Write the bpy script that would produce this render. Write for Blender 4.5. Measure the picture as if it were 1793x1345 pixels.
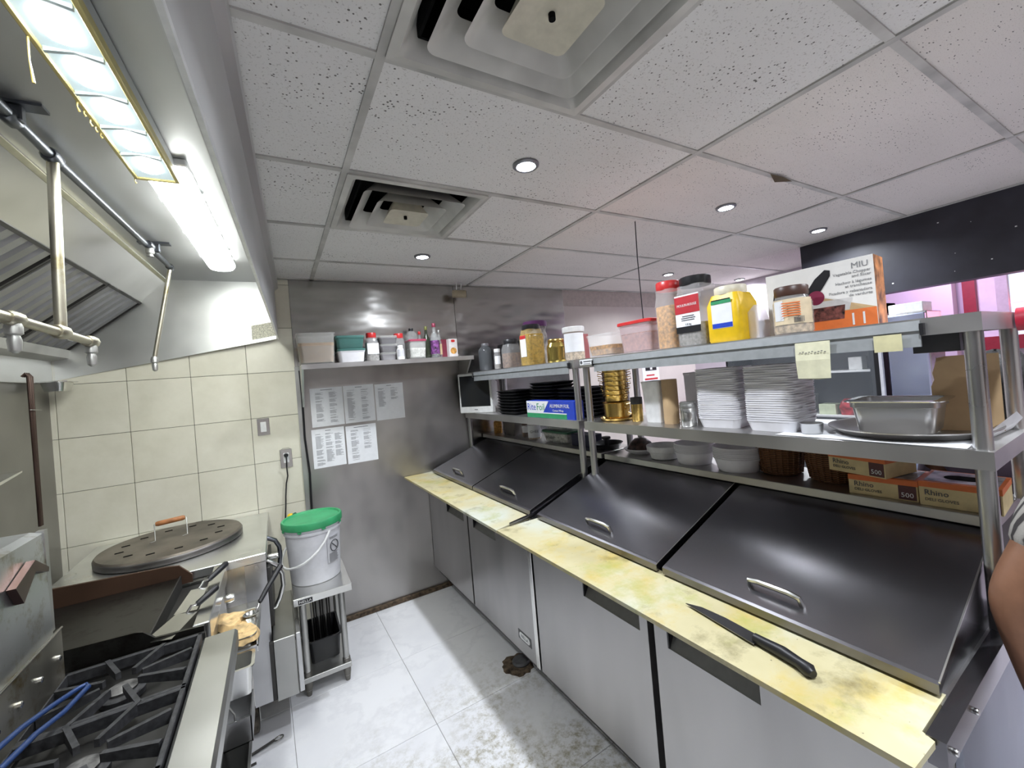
import bpy, bmesh, math, random
from mathutils import Matrix, Vector
R = math.radians; PI = math.pi
random.seed(7)
for o in list(bpy.data.objects): bpy.data.objects.remove(o)
S = bpy.context.scene; COL = S.collection

# ------------------------------------------------------------------ camera
yaw, pit, rol = .5338, .0064, .0856
fw = Vector((math.sin(yaw)*math.cos(pit), math.cos(yaw)*math.cos(pit), math.sin(pit)))
rt = Vector((math.cos(yaw), -math.sin(yaw), 0)); dn = fw.cross(rt)
r2 = math.cos(rol)*rt + math.sin(rol)*dn; d2 = -math.sin(rol)*rt + math.cos(rol)*dn
cd = bpy.data.cameras.new('camera'); cam = bpy.data.objects.new('camera', cd); COL.objects.link(cam)
cam.matrix_world = Matrix(((r2.x, -d2.x, -fw.x, 0), (r2.y, -d2.y, -fw.y, 0), (r2.z, -d2.z, -fw.z, 1.6754), (0, 0, 0, 1)))
cd.sensor_width = 36; cd.sensor_fit = 'HORIZONTAL'; cd.lens = 36*732.5/1793
cd.shift_x = -16.85/1793; cd.shift_y = -20.5/1793; cd.clip_start = .02
S.camera = cam
# ------------------------------------------------------------------ world, exposure
w = bpy.data.worlds.new('world'); S.world = w; w.use_nodes = True
w.node_tree.nodes['Background'].inputs[0].default_value = (.62, .72, 1, 1)
w.node_tree.nodes['Background'].inputs[1].default_value = 1.6
vs = S.view_settings
vs.view_transform = 'Standard'; vs.look = 'None'; vs.gamma = 1; vs.use_curve_mapping = False
vs.exposure = 0.45
HOOD_E, TUBE_E, DOWN_W, DISC_E, PINK_W = 17.0, 22.0, 10.5, 30.0, 12.0
H = 2.4907; YW = 3.36

# ------------------------------------------------------------------ frames
ANG = {'W': 0.0, 'C': .022, 'H': -.04}
def fr_pt(fr, p):
    c, s = math.cos(ANG[fr]), math.sin(ANG[fr])
    return (p[0]*c - p[1]*s, p[0]*s + p[1]*c, p[2])
# ------------------------------------------------------------------ mesh builder
class MB:
    def __init__(self, o=(0, 0, 0)): self.v = []; self.f = []; self.s = []; self.o = o
    def add(self, vs_, fs_, smooth=False):
        n = len(self.v)
        self.v += [(a-self.o[0], b-self.o[1], c-self.o[2]) for a, b, c in vs_]
        self.f += [tuple(i+n for i in f) for f in fs_]; self.s += [smooth]*len(fs_); return self
    def box(self, x0, x1, y0, y1, z0, z1, b=0):
        if b <= 0:
            v = [(x, y, z) for x in (x0, x1) for y in (y0, y1) for z in (z0, z1)]
            return self.add(v, [(0, 1, 3, 2), (4, 6, 7, 5), (0, 4, 5, 1), (2, 3, 7, 6), (0, 2, 6, 4), (1, 5, 7, 3)])
        b = min(b, (x1-x0)*.45, (y1-y0)*.45, (z1-z0)*.45)
        # chamfered box
        v = []; idx = {}
        for sx in (0, 1):
            for sy in (0, 1):
                for sz in (0, 1):
                    X = (x0, x1)[sx]; Y = (y0, y1)[sy]; Z = (z0, z1)[sz]
                    dx = b if sx == 0 else -b; dy = b if sy == 0 else -b; dz = b if sz == 0 else -b
                    for k, p in enumerate(((X, Y+dy, Z+dz), (X+dx, Y, Z+dz), (X+dx, Y+dy, Z))):
                        idx[(sx, sy, sz, k)] = len(v); v.append(p)
        I = lambda a, b_, c, k: idx[(a, b_, c, k)]
        f = []
        for s in (0, 1):
            q = [I(s, 0, 0, 0), I(s, 1, 0, 0), I(s, 1, 1, 0), I(s, 0, 1, 0)]; f.append(tuple(q if s else q[::-1]))
            q = [I(0, s, 0, 1), I(0, s, 1, 1), I(1, s, 1, 1), I(1, s, 0, 1)]; f.append(tuple(q if s else q[::-1]))
            q = [I(0, 0, s, 2), I(1, 0, s, 2), I(1, 1, s, 2), I(0, 1, s, 2)]; f.append(tuple(q if s else q[::-1]))
        for a in (0, 1):
            for c in (0, 1):
                def fx(q, flip): f.append(tuple(q[::-1] if flip else q))
                fx([I(0, a, c, 1), I(1, a, c, 1), I(1, a, c, 2), I(0, a, c, 2)], (a == c) ^ 0)
                fx([I(a, 0, c, 0), I(a, 1, c, 0), I(a, 1, c, 2), I(a, 0, c, 2)], (a != c))
                fx([I(a, c, 0, 0), I(a, c, 1, 0), I(a, c, 1, 1), I(a, c, 0, 1)], (a == c))
        for a in (0, 1):
            for c in (0, 1):
                for d in (0, 1):
                    q = [I(a, c, d, 0), I(a, c, d, 1), I(a, c, d, 2)]
                    f.append(tuple(q if (a+c+d) % 2 else q[::-1]))
        return self.add(v, f)
    def loft(self, secs, cap0=True, cap1=True, n=5, smooth=True):
        """secs: (cx,cy,hx,hy,rad,z) rounded rectangles stacked in z"""
        v = []; m = 4*(n+1)
        for cx, cy, hx, hy, r, z in secs:
            r = max(min(r, hx, hy), 1e-4)
            for q, (sx, sy) in enumerate(((1, 1), (-1, 1), (-1, -1), (1, -1))):
                for k in range(n+1):
                    a = PI/2*(q + k/n)
                    v.append((cx+sx*(hx-r)+r*math.cos(a), cy+sy*(hy-r)+r*math.sin(a), z))
        f = []
        for i in range(len(secs)-1):
            for k in range(m):
                k2 = (k+1) % m; f.append((i*m+k, i*m+k2, (i+1)*m+k2, (i+1)*m+k))
        self.add(v, f, smooth)
        if cap0: self.add(v[:m], [tuple(range(m))[::-1]])
        if cap1: self.add(v[-m:], [tuple(range(m))])
        return self
    def lathe(self, prof, seg=24, c=(0, 0), a0=0, a1=2*PI, smooth=True, caps=True):
        v = []; full = abs(a1-a0-2*PI) < 1e-6; m = seg if full else seg+1
        for r, z in prof:
            for k in range(m):
                a = a0+(a1-a0)*k/seg; v.append((c[0]+r*math.cos(a), c[1]+r*math.sin(a), z))
        f = []
        for i in range(len(prof)-1):
            for k in range(seg):
                k2 = (k+1) % m; f.append((i*m+k, i*m+k2, (i+1)*m+k2, (i+1)*m+k))
        self.add(v, f, smooth)
        if full and caps:
            if prof[0][0] > 1e-4: self.add(v[:m], [tuple(range(m))[::-1]])
            if prof[-1][0] > 1e-4: self.add(v[-m:], [tuple(range(m))])
        return self
    def tube(self, pts, r, seg=10, closed=False):
        P = [Vector(p) for p in pts]; n = len(P); v = []
        rr = r if isinstance(r, (list, tuple)) else [r]*n
        up = None
        for i, p in enumerate(P):
            if closed: t = P[(i+1) % n]-P[i-1]
            else: t = P[min(i+1, n-1)]-P[max(i-1, 0)]
            t.normalize()
            if up is None: up = Vector((0, 0, 1)) if abs(t.z) < .9 else Vector((1, 0, 0))
            x = t.cross(up)
            if x.length < 1e-5: x = t.orthogonal()
            x.normalize(); y = x.cross(t); up = y
            for k in range(seg):
                a = 2*PI*k/seg; q = p + rr[i]*(math.cos(a)*x + math.sin(a)*y); v.append(tuple(q))
        f = []; last = n if closed else n-1
        for i in range(last):
            j = (i+1) % n
            for k in range(seg):
                k2 = (k+1) % seg; f.append((i*seg+k, j*seg+k, j*seg+k2, i*seg+k2))
        self.add(v, f, True)
        if not closed:
            self.add(v[:seg], [tuple(range(seg))]); self.add(v[-seg:], [tuple(range(seg))[::-1]])
        return self
    def prism(self, poly, axis, t0, t1):
        """poly: 2D points in the plane normal to axis; 'y': (x,z)  'x': (y,z)  'z': (x,y)"""
        n = len(poly)
        def P(p, t): return {'y': (p[0], t, p[1]), 'x': (t, p[0], p[1]), 'z': (p[0], p[1], t)}[axis]
        v = [P(p, t0) for p in poly]+[P(p, t1) for p in poly]
        f = [tuple(range(n)), tuple(range(n, 2*n))[::-1]]
        for i in range(n): j = (i+1) % n; f.append((i, i+n, j+n, j))
        return self.add(v, f)
    def quad(self, *p): return self.add(list(p), [tuple(range(len(p)))])
    def mesh(self, name):
        me = bpy.data.meshes.new(name); me.from_pydata(self.v, [], self.f)
        me.polygons.foreach_set('use_smooth', self.s)
        bm = bmesh.new(); bm.from_mesh(me)
        bmesh.ops.remove_doubles(bm, verts=bm.verts, dist=1e-5)
        bmesh.ops.recalc_face_normals(bm, faces=bm.faces)
        for e in bm.edges:
            if len(e.link_faces) == 2 and e.calc_face_angle(0) > .7: e.smooth = False
        bm.to_mesh(me); bm.free(); return me

def part(name, mb, mat, parent, label=None, kind=None):
    me = mb.mesh(name) if isinstance(mb, MB) else mb
    if not me.materials: me.materials.append(mat)
    o = bpy.data.objects.new(name, me); COL.objects.link(o)
    if parent: o.parent = parent
    if label: o['label'] = label
    if kind: o['kind'] = kind
    return o
def tag(o, label, cat, group=None):
    o['label'] = label; o['category'] = cat
    if group: o['group'] = group
    return o
def thing(name, label, cat, loc=(0, 0, 0), fr='W', rz=0, group=None):
    o = bpy.data.objects.new(name, None); COL.objects.link(o); o.empty_display_size = .05
    o.location = fr_pt(fr, loc); o.rotation_euler = (0, 0, ANG[fr]+rz)
    return tag(o, label, cat, group)
def solo(name, label, cat, mb, mat, loc=(0, 0, 0), fr='W', rz=0, group=None):
    o = part(name, mb, mat, None); o.location = fr_pt(fr, loc); o.rotation_euler = (0, 0, ANG[fr]+rz)
    return tag(o, label, cat, group)
def struct(name, mb, mat, label, cat, loc=(0, 0, 0), fr='W'):
    o = solo(name, label, cat, mb, mat, loc, fr); o['kind'] = 'structure'; return o

# ------------------------------------------------------------------ materials
_m = {}
def nt(name):
    m = bpy.data.materials.new(name); m.use_nodes = True; t = m.node_tree
    return m, t, t.nodes['Principled BSDF']
def N(t, kind, **kw):
    n = t.nodes.new(kind)
    for k, v in kw.items():
        if k.startswith('i_'):
            key = k[2:]; key = int(key) if key.isdigit() else key
            n.inputs[key].default_value = v
        else: setattr(n, k, v)
    return n
def ramp(t, fac, stops):
    r = N(t, 'ShaderNodeValToRGB'); e = r.color_ramp.elements
    while len(e) < len(stops): e.new(.5)
    for el, (p, c) in zip(e, stops): el.position = p; el.color = (*c, 1) if len(c) == 3 else c
    t.links.new(fac, r.inputs[0]); return r.outputs[0]
def coords(t, scale=(1, 1, 1), rnd=True, world=False):
    if world: src = N(t, 'ShaderNodeNewGeometry').outputs['Position']
    else: src = N(t, 'ShaderNodeTexCoord').outputs['Object']
    mp = N(t, 'ShaderNodeMapping'); mp.inputs['Scale'].default_value = scale
    t.links.new(src, mp.inputs[0])
    if rnd and not world:
        oi = N(t, 'ShaderNodeObjectInfo'); mu = N(t, 'ShaderNodeMath', operation='MULTIPLY'); mu.inputs[1].default_value = 37
        t.links.new(oi.outputs['Random'], mu.inputs[0]); cb = N(t, 'ShaderNodeCombineXYZ')
        for i in range(3): t.links.new(mu.outputs[0], cb.inputs[i])
        t.links.new(cb.outputs[0], mp.inputs['Location'])
    return mp.outputs[0]
def noise(t, vec, scale, detail=3, rough=.55):
    n = N(t, 'ShaderNodeTexNoise'); n.inputs['Scale'].default_value = scale; n.inputs['Detail'].default_value = detail; n.inputs['Roughness'].default_value = rough
    t.links.new(vec, n.inputs['Vector']); return n.outputs[0]
def bump(t, h, b, strength, dist=.002):
    n = N(t, 'ShaderNodeBump'); n.inputs['Strength'].default_value = strength; n.inputs['Distance'].default_value = dist
    t.links.new(h, n.inputs['Height']); t.links.new(n.outputs[0], b.inputs['Normal'])
def plain(name, col, rough=.5, metal=0, var=.06, scale=30, spec=.5, bumpy=0):
    if name in _m: return _m[name]
    m, t, b = nt(name); v = coords(t); n = noise(t, v, scale)
    c0 = tuple(max(0, c*(1-var*2)) for c in col); c1 = tuple(min(1, c*(1+var)) for c in col)
    t.links.new(ramp(t, n, [(.3, c0), (.7, c1)]), b.inputs['Base Color'])
    b.inputs['Roughness'].default_value = rough; b.inputs['Metallic'].default_value = metal
    b.inputs['Specular IOR Level'].default_value = spec
    if bumpy: bump(t, n, b, bumpy)
    _m[name] = m; return m
def steel(name, col=(.55, .55, .55), rough=.28, smudge=.35, stretch=(1, 1, 1), wave=0, grime=None, metal=1.0):
    if name in _m: return _m[name]
    m, t, b = nt(name); v = coords(t, stretch)
    n1 = noise(t, v, 4, 2, .5); n2 = noise(t, v, 140, 2)
    cs = [(.0, tuple(c*(1-smudge*1.6) for c in col)), (.5, col), (1.0, tuple(min(1, c*1.25) for c in col))]
    base = ramp(t, n1, cs)
    if grime:
        g = ramp(t, noise(t, v, 11, 6, .7), [(.52, (0, 0, 0)), (.7, (1, 1, 1))])
        mx = N(t, 'ShaderNodeMixRGB'); mx.inputs[2].default_value = (*grime, 1)
        t.links.new(g, mx.inputs[0]); t.links.new(base, mx.inputs[1]); base = mx.outputs[0]
    t.links.new(base, b.inputs['Base Color']); b.inputs['Metallic'].default_value = metal
    mr = N(t, 'ShaderNodeMapRange'); mr.inputs[3].default_value = rough*.75; mr.inputs[4].default_value = rough*1.35
    t.links.new(n1, mr.inputs[0]); t.links.new(mr.outputs[0], b.inputs['Roughness'])
    if wave: bump(t, noise(t, v, 3.2, 1), b, wave, .05)
    elif smudge: bump(t, n2, b, .02, .001)
    if not smudge: b.inputs['Roughness'].default_value = rough; t.links.remove(b.inputs['Roughness'].links[0])
    _m[name] = m; return m
def clear(name, col=(.9, .9, .9), fac=.2, rough=.15):
    if name in _m: return _m[name]
    m, t, b = nt(name); out = t.nodes['Material Output']
    n = noise(t, coords(t), 9, 3)
    t.links.new(ramp(t, n, [(.3, tuple(c*.85 for c in col)), (.7, col)]), b.inputs['Base Color'])
    b.inputs['Roughness'].default_value = rough
    tr = N(t, 'ShaderNodeBsdfTransparent'); mx = N(t, 'ShaderNodeMixShader'); mx.inputs[0].default_value = fac
    t.links.new(tr.outputs[0], mx.inputs[1]); t.links.new(b.outputs[0], mx.inputs[2]); t.links.new(mx.outputs[0], out.inputs[0])
    _m[name] = m; return m
def emit(name, col, st, base=None):
    if name in _m: return _m[name]
    m, t, b = nt(name); b.inputs['Base Color'].default_value = (*(base or col), 1)
    b.inputs['Emission Color'].default_value = (*col, 1); b.inputs['Emission Strength'].default_value = st
    _m[name] = m; return m

ST = steel('stainless_steel'); STB = steel('bright_stainless', (.68, .68, .66), .2, .2)
STD = steel('lid_stainless', (.20, .195, .21), .25, 0, (1, 1, 1)); STG = steel('galvanised_steel', (.5, .5, .48), .42, .4)  # dark reflections in the lids are put into their base colour
DOOR = steel('door_stainless', (.44, .43, .425), .36, .25, (1, 1, .3))
HOODM = steel('hood_stainless', (.58, .585, .585), .46, .12, (1, .4, 1)); HOODE = steel('hood_end_stainless', (.74, .75, .72), .34, .12)
SHEET = steel('wall_sheet_steel', (.47, .46, .44), .22, .15, (1, 1, 2.5), wave=.22)
SHEETL = steel('wall_sheet_lower', (.46, .445, .43), .36, .38, (1, 1, .6))
SHELF = steel('shelf_stainless', (.56, .55, .54), .36, .25)
ALU = plain('aluminium_rail', (.42, .44, .45), .45, .6)
BLACKST = steel('blackened_steel', (.06, .058, .055), .42, .4, metal=.7); IRON = plain('cast_iron', (.045, .045, .048), .55, .3, .25, 60, bumpy=.3)
BRASS = steel('hammered_brass', (.62, .42, .13), .25, .35)
BLACK = plain('black_plastic', (.012, .012, .014), .4); DARK = plain('dark_void', (.006, .006, .006), .9, spec=.1)
WHITE = plain('white_plastic', (.8, .8, .79), .4); PAPER = plain('white_paper', (.8, .81, .83), .8, var=.02)
INK = plain('printed_ink', (.09, .09, .1), .8, var=.0)
RED = plain('red_plastic', (.55, .03, .03), .35); GREEN = plain('green_plastic', (.04, .33, .13), .45, var=.12, scale=8)
YEL = plain('yellow_plastic', (.85, .55, .01), .4); BROWN = plain('brown_cap', (.07, .03, .02), .4)
CARD = plain('brown_card', (.52, .36, .2), .8, scale=12); CREAM = plain('cream_card', (.72, .58, .3), .7)
GREYP = plain('grey_metal', (.3, .3, .31), .5, .4); PURPLE = plain('purple_plastic', (.12, .03, .13), .4); MAROON = plain('maroon_plastic', (.3, .04, .08), .4)
FOAM = plain('white_foam', (.85, .84, .86), .6, var=.02); BLUE = plain('blue_print', (.02, .06, .5), .4); GREENP = plain('green_print', (.03, .3, .12), .5)
ORANGE = plain('orange_print', (.75, .18, .04), .5); WOOD = plain('turned_wood', (.42, .17, .06), .5, var=.2, scale=25)
CLEAR = clear('clear_plastic', (.9, .9, .9), .2); FROST = clear('frosted_plastic', (.72, .72, .68), .32, .35); GLASS = clear('clear_glass', (.8, .85, .83), .22, .05); TEALP = clear('teal_plastic', (.10, .26, .23), .75, .3)
FOODS = {k: plain('food_'+k, c, .8, 0, .3, 70, bumpy=.5) for k, c in dict(orange=(.6, .3, .07), beige=(.55, .42, .3), brown=(.22, .12, .06), gold=(.5, .3, .04), dark=(.05, .035, .03), grey=(.3, .28, .25), white=(.8, .78, .72), pink=(.5, .28, .2), cream=(.65, .5, .33)).items()}

def ceil_mat(name, col, fiss):
    m, t, b = nt(name); v = coords(t, (1, 2.2, 1) if fiss else (1, 1, 1))
    vo = N(t, 'ShaderNodeTexVoronoi'); vo.inputs['Scale'].default_value = 75 if not fiss else 60; t.links.new(v, vo.inputs['Vector'])
    n = noise(t, v, 3, 2)
    ad = N(t, 'ShaderNodeMath', operation='MULTIPLY_ADD'); ad.inputs[1].default_value = .42; ad.inputs[2].default_value = -.025
    t.links.new(n, ad.inputs[0]); lt = N(t, 'ShaderNodeMath', operation='LESS_THAN')
    t.links.new(vo.outputs['Distance'], lt.inputs[0]); t.links.new(ad.outputs[0], lt.inputs[1])
    n2 = noise(t, v, 160, 2); gt = ramp(t, n2, [(.6, (1, 1, 1)), (.68, (.55, .53, .5))])
    base = ramp(t, noise(t, v, 1.6, 3), [(.3, tuple(c*.93 for c in col)), (.7, col)])
    pit = N(t, 'ShaderNodeMixRGB', blend_type='MULTIPLY'); pit.inputs[0].default_value = .6 if not fiss else .45
    t.links.new(base, pit.inputs[1]); t.links.new(gt, pit.inputs[2])
    rn = N(t, 'ShaderNodeTexWhiteNoise'); t.links.new(vo.outputs['Color'], rn.inputs[0])
    g2 = N(t, 'ShaderNodeMath', operation='GREATER_THAN'); g2.inputs[1].default_value = .55; t.links.new(rn.outputs[0], g2.inputs[0])
    mm = N(t, 'ShaderNodeMath', operation='MULTIPLY'); t.links.new(lt.outputs[0], mm.inputs[0]); t.links.new(g2.outputs[0], mm.inputs[1])
    mx = N(t, 'ShaderNodeMixRGB'); mx.inputs[2].default_value = (.16, .15, .14, 1)
    t.links.new(mm.outputs[0], mx.inputs[0]); t.links.new(pit.outputs[0], mx.inputs[1])
    t.links.new(mx.outputs[0], b.inputs['Base Color']); b.inputs['Roughness'].default_value = .9
    bump(t, n2, b, .35, .002); return m
CT1 = ceil_mat('ceiling_tile_pinhole', (.74, .73, .71), False); CT2 = ceil_mat('ceiling_tile_fissured', (.70, .66, .62), True)
GRID = plain('ceiling_grid', (.5, .49, .46), .55, var=.15, scale=6)
def wall_tile_mat():
    m, t, b = nt('beige_wall_tile'); v = coords(t); n = noise(t, v, 7, 6, .65); n2 = noise(t, v, 1.7, 2)
    mx = N(t, 'ShaderNodeMixRGB'); mx.inputs[0].default_value = .4
    t.links.new(ramp(t, n, [(.3, (.62, .59, .47)), (.55, (.71, .68, .56)), (.75, (.78, .75, .64))]), mx.inputs[1])
    t.links.new(ramp(t, n2, [(.3, (.65, .63, .50)), (.7, (.75, .73, .63))]), mx.inputs[2])
    t.links.new(mx.outputs[0], b.inputs['Base Color']); b.inputs['Roughness'].default_value = .32; return m
TILE = wall_tile_mat()
def floor_mat():
    m, t, b = nt('white_marble_tile'); v = coords(t); wv = coords(t, world=True)
    n = noise(t, v, 1.6, 6, .6)
    base = ramp(t, n, [(.35, (.74, .74, .77)), (.47, (.78, .78, .80)), (.5, (.725, .725, .75)), (.53, (.79, .79, .81)), (.8, (.8, .8, .83))])
    # trodden-in dirt in the middle of the aisle
    sub = N(t, 'ShaderNodeVectorMath', operation='DISTANCE'); sub.inputs[1].default_value = (.78, 1.5, 0); t.links.new(wv, sub.inputs[0])
    fall = ramp(t, sub.outputs['Value'], [(.3, (1, 1, 1)), (1.0, (0, 0, 0))])
    d = ramp(t, noise(t, wv, 22, 8, .78), [(.45, (0, 0, 0)), (.62, (1, 1, 1))])
    mu = N(t, 'ShaderNodeMixRGB', blend_type='MULTIPLY'); mu.inputs[0].default_value = 1; t.links.new(fall, mu.inputs[1]); t.links.new(d, mu.inputs[2])
    d2 = ramp(t, noise(t, wv, 3, 3), [(.38, (0, 0, 0)), (.56, (1, 1, 1))])
    mu2 = N(t, 'ShaderNodeMixRGB', blend_type='MULTIPLY'); mu2.inputs[0].default_value = 1; t.links.new(mu.outputs[0], mu2.inputs[1]); t.links.new(d2, mu2.inputs[2])
    mx = N(t, 'ShaderNodeMixRGB'); mx.inputs[2].default_value = (.34, .31, .23, 1)
    t.links.new(mu2.outputs[0], mx.inputs[0]); t.links.new(base, mx.inputs[1])
    t.links.new(mx.outputs[0], b.inputs['Base Color']); b.inputs['Roughness'].default_value = .3; return m
FLOOR = floor_mat()
def board_mat():
    m, t, b = nt('stained_cutting_board'); v = coords(t)
    base = ramp(t, noise(t, v, 2.6, 4), [(.3, (.50, .44, .24)), (.5, (.62, .56, .34)), (.68, (.64, .66, .56))])
    def lay(prev, sc, lo, hi, col, amt=1.0):
        f = ramp(t, noise(t, v, sc, 6, .65), [(lo, (0, 0, 0)), (hi, (amt, amt, amt))])
        mx = N(t, 'ShaderNodeMixRGB'); mx.inputs[2].default_value = (*col, 1); t.links.new(f, mx.inputs[0]); t.links.new(prev, mx.inputs[1]); return mx.outputs[0]
    c_ = lay(base, 4.1, .5, .7, (.58, .42, .06), .8); c_ = lay(c_, 5.3, .54, .7, (.40, .42, .10), .7); c_ = lay(c_, 6.9, .56, .74, (.15, .12, .045), .75); c_ = lay(c_, 70, .68, .74, (.05, .05, .03), .8)
    t.links.new(c_, b.inputs['Base Color']); b.inputs['Roughness'].default_value = .42; return m
BOARD = board_mat()
def wicker_mat():
    m, t, b = nt('woven_wicker'); v = coords(t, (1, 1, 1)); wv = N(t, 'ShaderNodeTexWave', bands_direction='Z'); wv.inputs['Scale'].default_value = 45; wv.inputs['Distortion'].default_value = 1.5
    t.links.new(v, wv.inputs['Vector']); t.links.new(ramp(t, wv.outputs[0], [(.2, (.06, .025, .01)), (.8, (.28, .12, .045))]), b.inputs['Base Color'])
    b.inputs['Roughness'].default_value = .6; bump(t, wv.outputs[0], b, .6, .004); return m
WICKER = wicker_mat()
WALLP = plain('beige_paint', (.62, .56, .52), .7, var=.04, scale=3); NAVY = plain('navy_paint', (.03, .03, .042), .5, var=.2, scale=4)
PINKW = plain('pale_wall_paint', (.56, .50, .56), .7, var=.04, scale=3); DRED = plain('dark_red_paint', (.25, .02, .03), .5)
GROUT = plain('dark_grout', (.09, .085, .07), .9); FGROUT = plain('floor_grout', (.28, .27, .26), .9)
DIRT = plain('caked_dirt', (.12, .085, .055), .95, var=.4, scale=40, bumpy=.6)

FONT = None
def txt(s, size, parent, loc, rot, mat, align='CENTER', name='lettering', sx=1.0, ext=.0003):
    c = bpy.data.curves.new('lettering', 'FONT'); c.body = s; c.size = size; c.align_x = align; c.align_y = 'CENTER'; c.extrude = ext; c.resolution_u = 2
    o = bpy.data.objects.new('tmp_text', c); COL.objects.link(o); dg = bpy.context.evaluated_depsgraph_get()
    me = bpy.data.meshes.new_from_object(o.evaluated_get(dg)); bpy.data.objects.remove(o)
    me.name = name; me.materials.clear(); me.materials.append(mat)
    for v in me.vertices: v.co.x *= sx
    p = bpy.data.objects.new(name, me); COL.objects.link(p); p.parent = parent; p.location = loc; p.rotation_euler = rot; return p
TX = (PI/2, 0, -PI/2)   # faces -x
TY = (PI/2, 0, 0)       # faces -y
#==CUT==
# ================================================================== STRUCTURE
ANG['F'] = .0275
fl = struct('floor', MB().box(-1.5, 4.8, -2.4, 3.5, -.1, -.003), FGROUT, 'white marble-look tiled kitchen floor with dark joints', 'floor')
tm = MB().box(.0012, .5958, .0012, .5988, -.02, 0, .0012).mesh('floor_tile'); tm.materials.append(FLOOR)
c, s = math.cos(.0275), math.sin(.0275)
for i in range(-4, 8):
    for j in range(-1, 10):
        a, b = i*.597, -(j+1)*.6+ .6*0
        x, y = .5357+a*c-b*s, .3*0+3.2679+a*s+b*c
        if j == -1: y0 = y
        if x > 4.6 or x < -1.6: continue
        if j == -1:
            o = part('floor_tile', MB().box(.0012, .5958, .0012, .085, -.02, 0, .0012), FLOOR, fl); o.location = (.5357+a*c, 3.2679+a*s, 0)
        else:
            o = part('floor_tile', tm, FLOOR, fl); o.location = (.5357+a*c-(-(j+1)*.6)*s, 3.2679+a*s-(j+1)*.6*c, 0)
        o.rotation_euler = (0, 0, .0275)
wb = struct('wall_back', MB().box(-1.4, 4.9, 3.375, 3.5, -.1, 2.75), WALLP, 'painted back wall, beige where neither tiled nor clad in steel', 'wall')
part('grout_bed', MB().box(-1.2, .137, 3.366, 3.376, 0, 2.49), GROUT, wb)
tx = [-1.2]+[-1.0622+.3035*i for i in range(4)]+[.133]; tz = [0]+[1.841-.3053*j for j in range(6, -1, -1)]+[2.146, 2.451, 2.49]
for i in range(len(tx)-1):
    for j in range(len(tz)-1):
        if tz[j+1]-tz[j] < .012: continue
        part('wall_tile', MB().box(tx[i]+.0013, tx[i+1]-.0013, 3.357, 3.3665, tz[j]+.0013, tz[j+1]-.0013, .001), TILE, wb)
part('corner_trim', MB().box(.128, .156, 3.349, 3.376, .03, 1.87), STG, wb)
part('steel_sheet', MB().box(.156, 1.42, 3.352, 3.376, .03, 1.868), SHEETL, wb, 'dull stainless sheet below the wall shelf')
part('steel_sheet', MB().box(.133, 1.368, 3.354, 3.376, 1.868, 2.488), SHEET, wb)
part('steel_sheet', MB().box(1.372, 2.53, 3.354, 3.376, .9, 2.488), SHEET, wb)
part('wall_band', MB().box(2.535, 4.7, 3.366, 3.376, 2.33, 2.49), plain('tan_band', (.48, .42, .38), .7), wb)
struct('baseboard_back', MB().box(.13, 1.2, 3.33, 3.352, 0, .035, .004), DIRT, 'dirty dark strip along the foot of the steel wall', 'baseboard')
struct('wall_left', MB().box(-1.3, -1.22, -2.6, 3.6, -.1, 2.75), steel('left_wall_steel', (.36, .355, .34), .4, .2), 'dull steel-clad wall behind the cooking line', 'wall', fr='H')
struct('wall_front', MB().box(-1.4, 4.9, -2.5, -2.4, -.1, 2.75), WALLP, 'beige wall behind the viewpoint', 'wall')
# far right wall with the street window
wr = struct('wall_right', MB().box(4.7, 4.8, -2.5, -.4, -.1, 2.75).box(4.7, 4.8, 1.0, 3.5, -.1, 2.75).box(4.7, 4.8, -.4, 1.0, -.1, 1.64).box(4.7, 4.8, -.4, 1.0, 2.2, 2.75), PINKW, 'pale wall of the dining side with the window', 'wall')
wn = struct('window_1', MB().box(4.66, 4.74, .97, 1.04, 1.0, 2.22).box(4.66, 4.74, -.45, -.39, 1.6, 2.22).box(4.66, 4.74, -.45, 1.04, 1.56, 1.66).box(4.66, 4.74, -.45, 1.04, 2.18, 2.24), DRED, 'red-framed window to the street beyond the shelves', 'window')
part('mullion', MB().box(4.68, 4.74, .81, .87, 1.66, 2.18), plain('grey_mullion', (.5, .47, .48), .6), wn)
part('pane', MB().box(4.71, 4.714, -.39, .81, 1.66, 2.18), GLASS, wn); part('pane', MB().box(4.71, 4.714, .87, .97, 1.66, 2.18), clear('pink_frosted', (.8, .6, .7), .6, .4), wn)
part('neon_strip', MB().tube([(4.69, .79, 1.9), (4.69, -.2, 1.9)], .012), emit('red_neon', (1, .08, .12), 8), wn, 'red lit strip across the window')
struct('wall_partition', MB().box(4.5, 4.6, 1.06, 3.4, -.1, 2.6), PINKW, 'pale lavender partition behind the fridges', 'wall')
hd = struct('wall_header', MB().box(3.63, 3.75, -2.4, 1.68, 2.02, 2.62), NAVY, 'dark navy header above the opening to the dining side', 'wall')
fk = MB()
for q in range(9):
    y, z, r = .45+random.random()*.7, 2.06+random.random()*.36, .0012+random.random()*.003
    fk.box(3.6292, 3.6305, y-r*random.uniform(1, 3), y+r, z-r, z+r)
part('paint_chips', fk, WHITE, hd, 'white chips in the navy paint', 'stuff')
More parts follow.
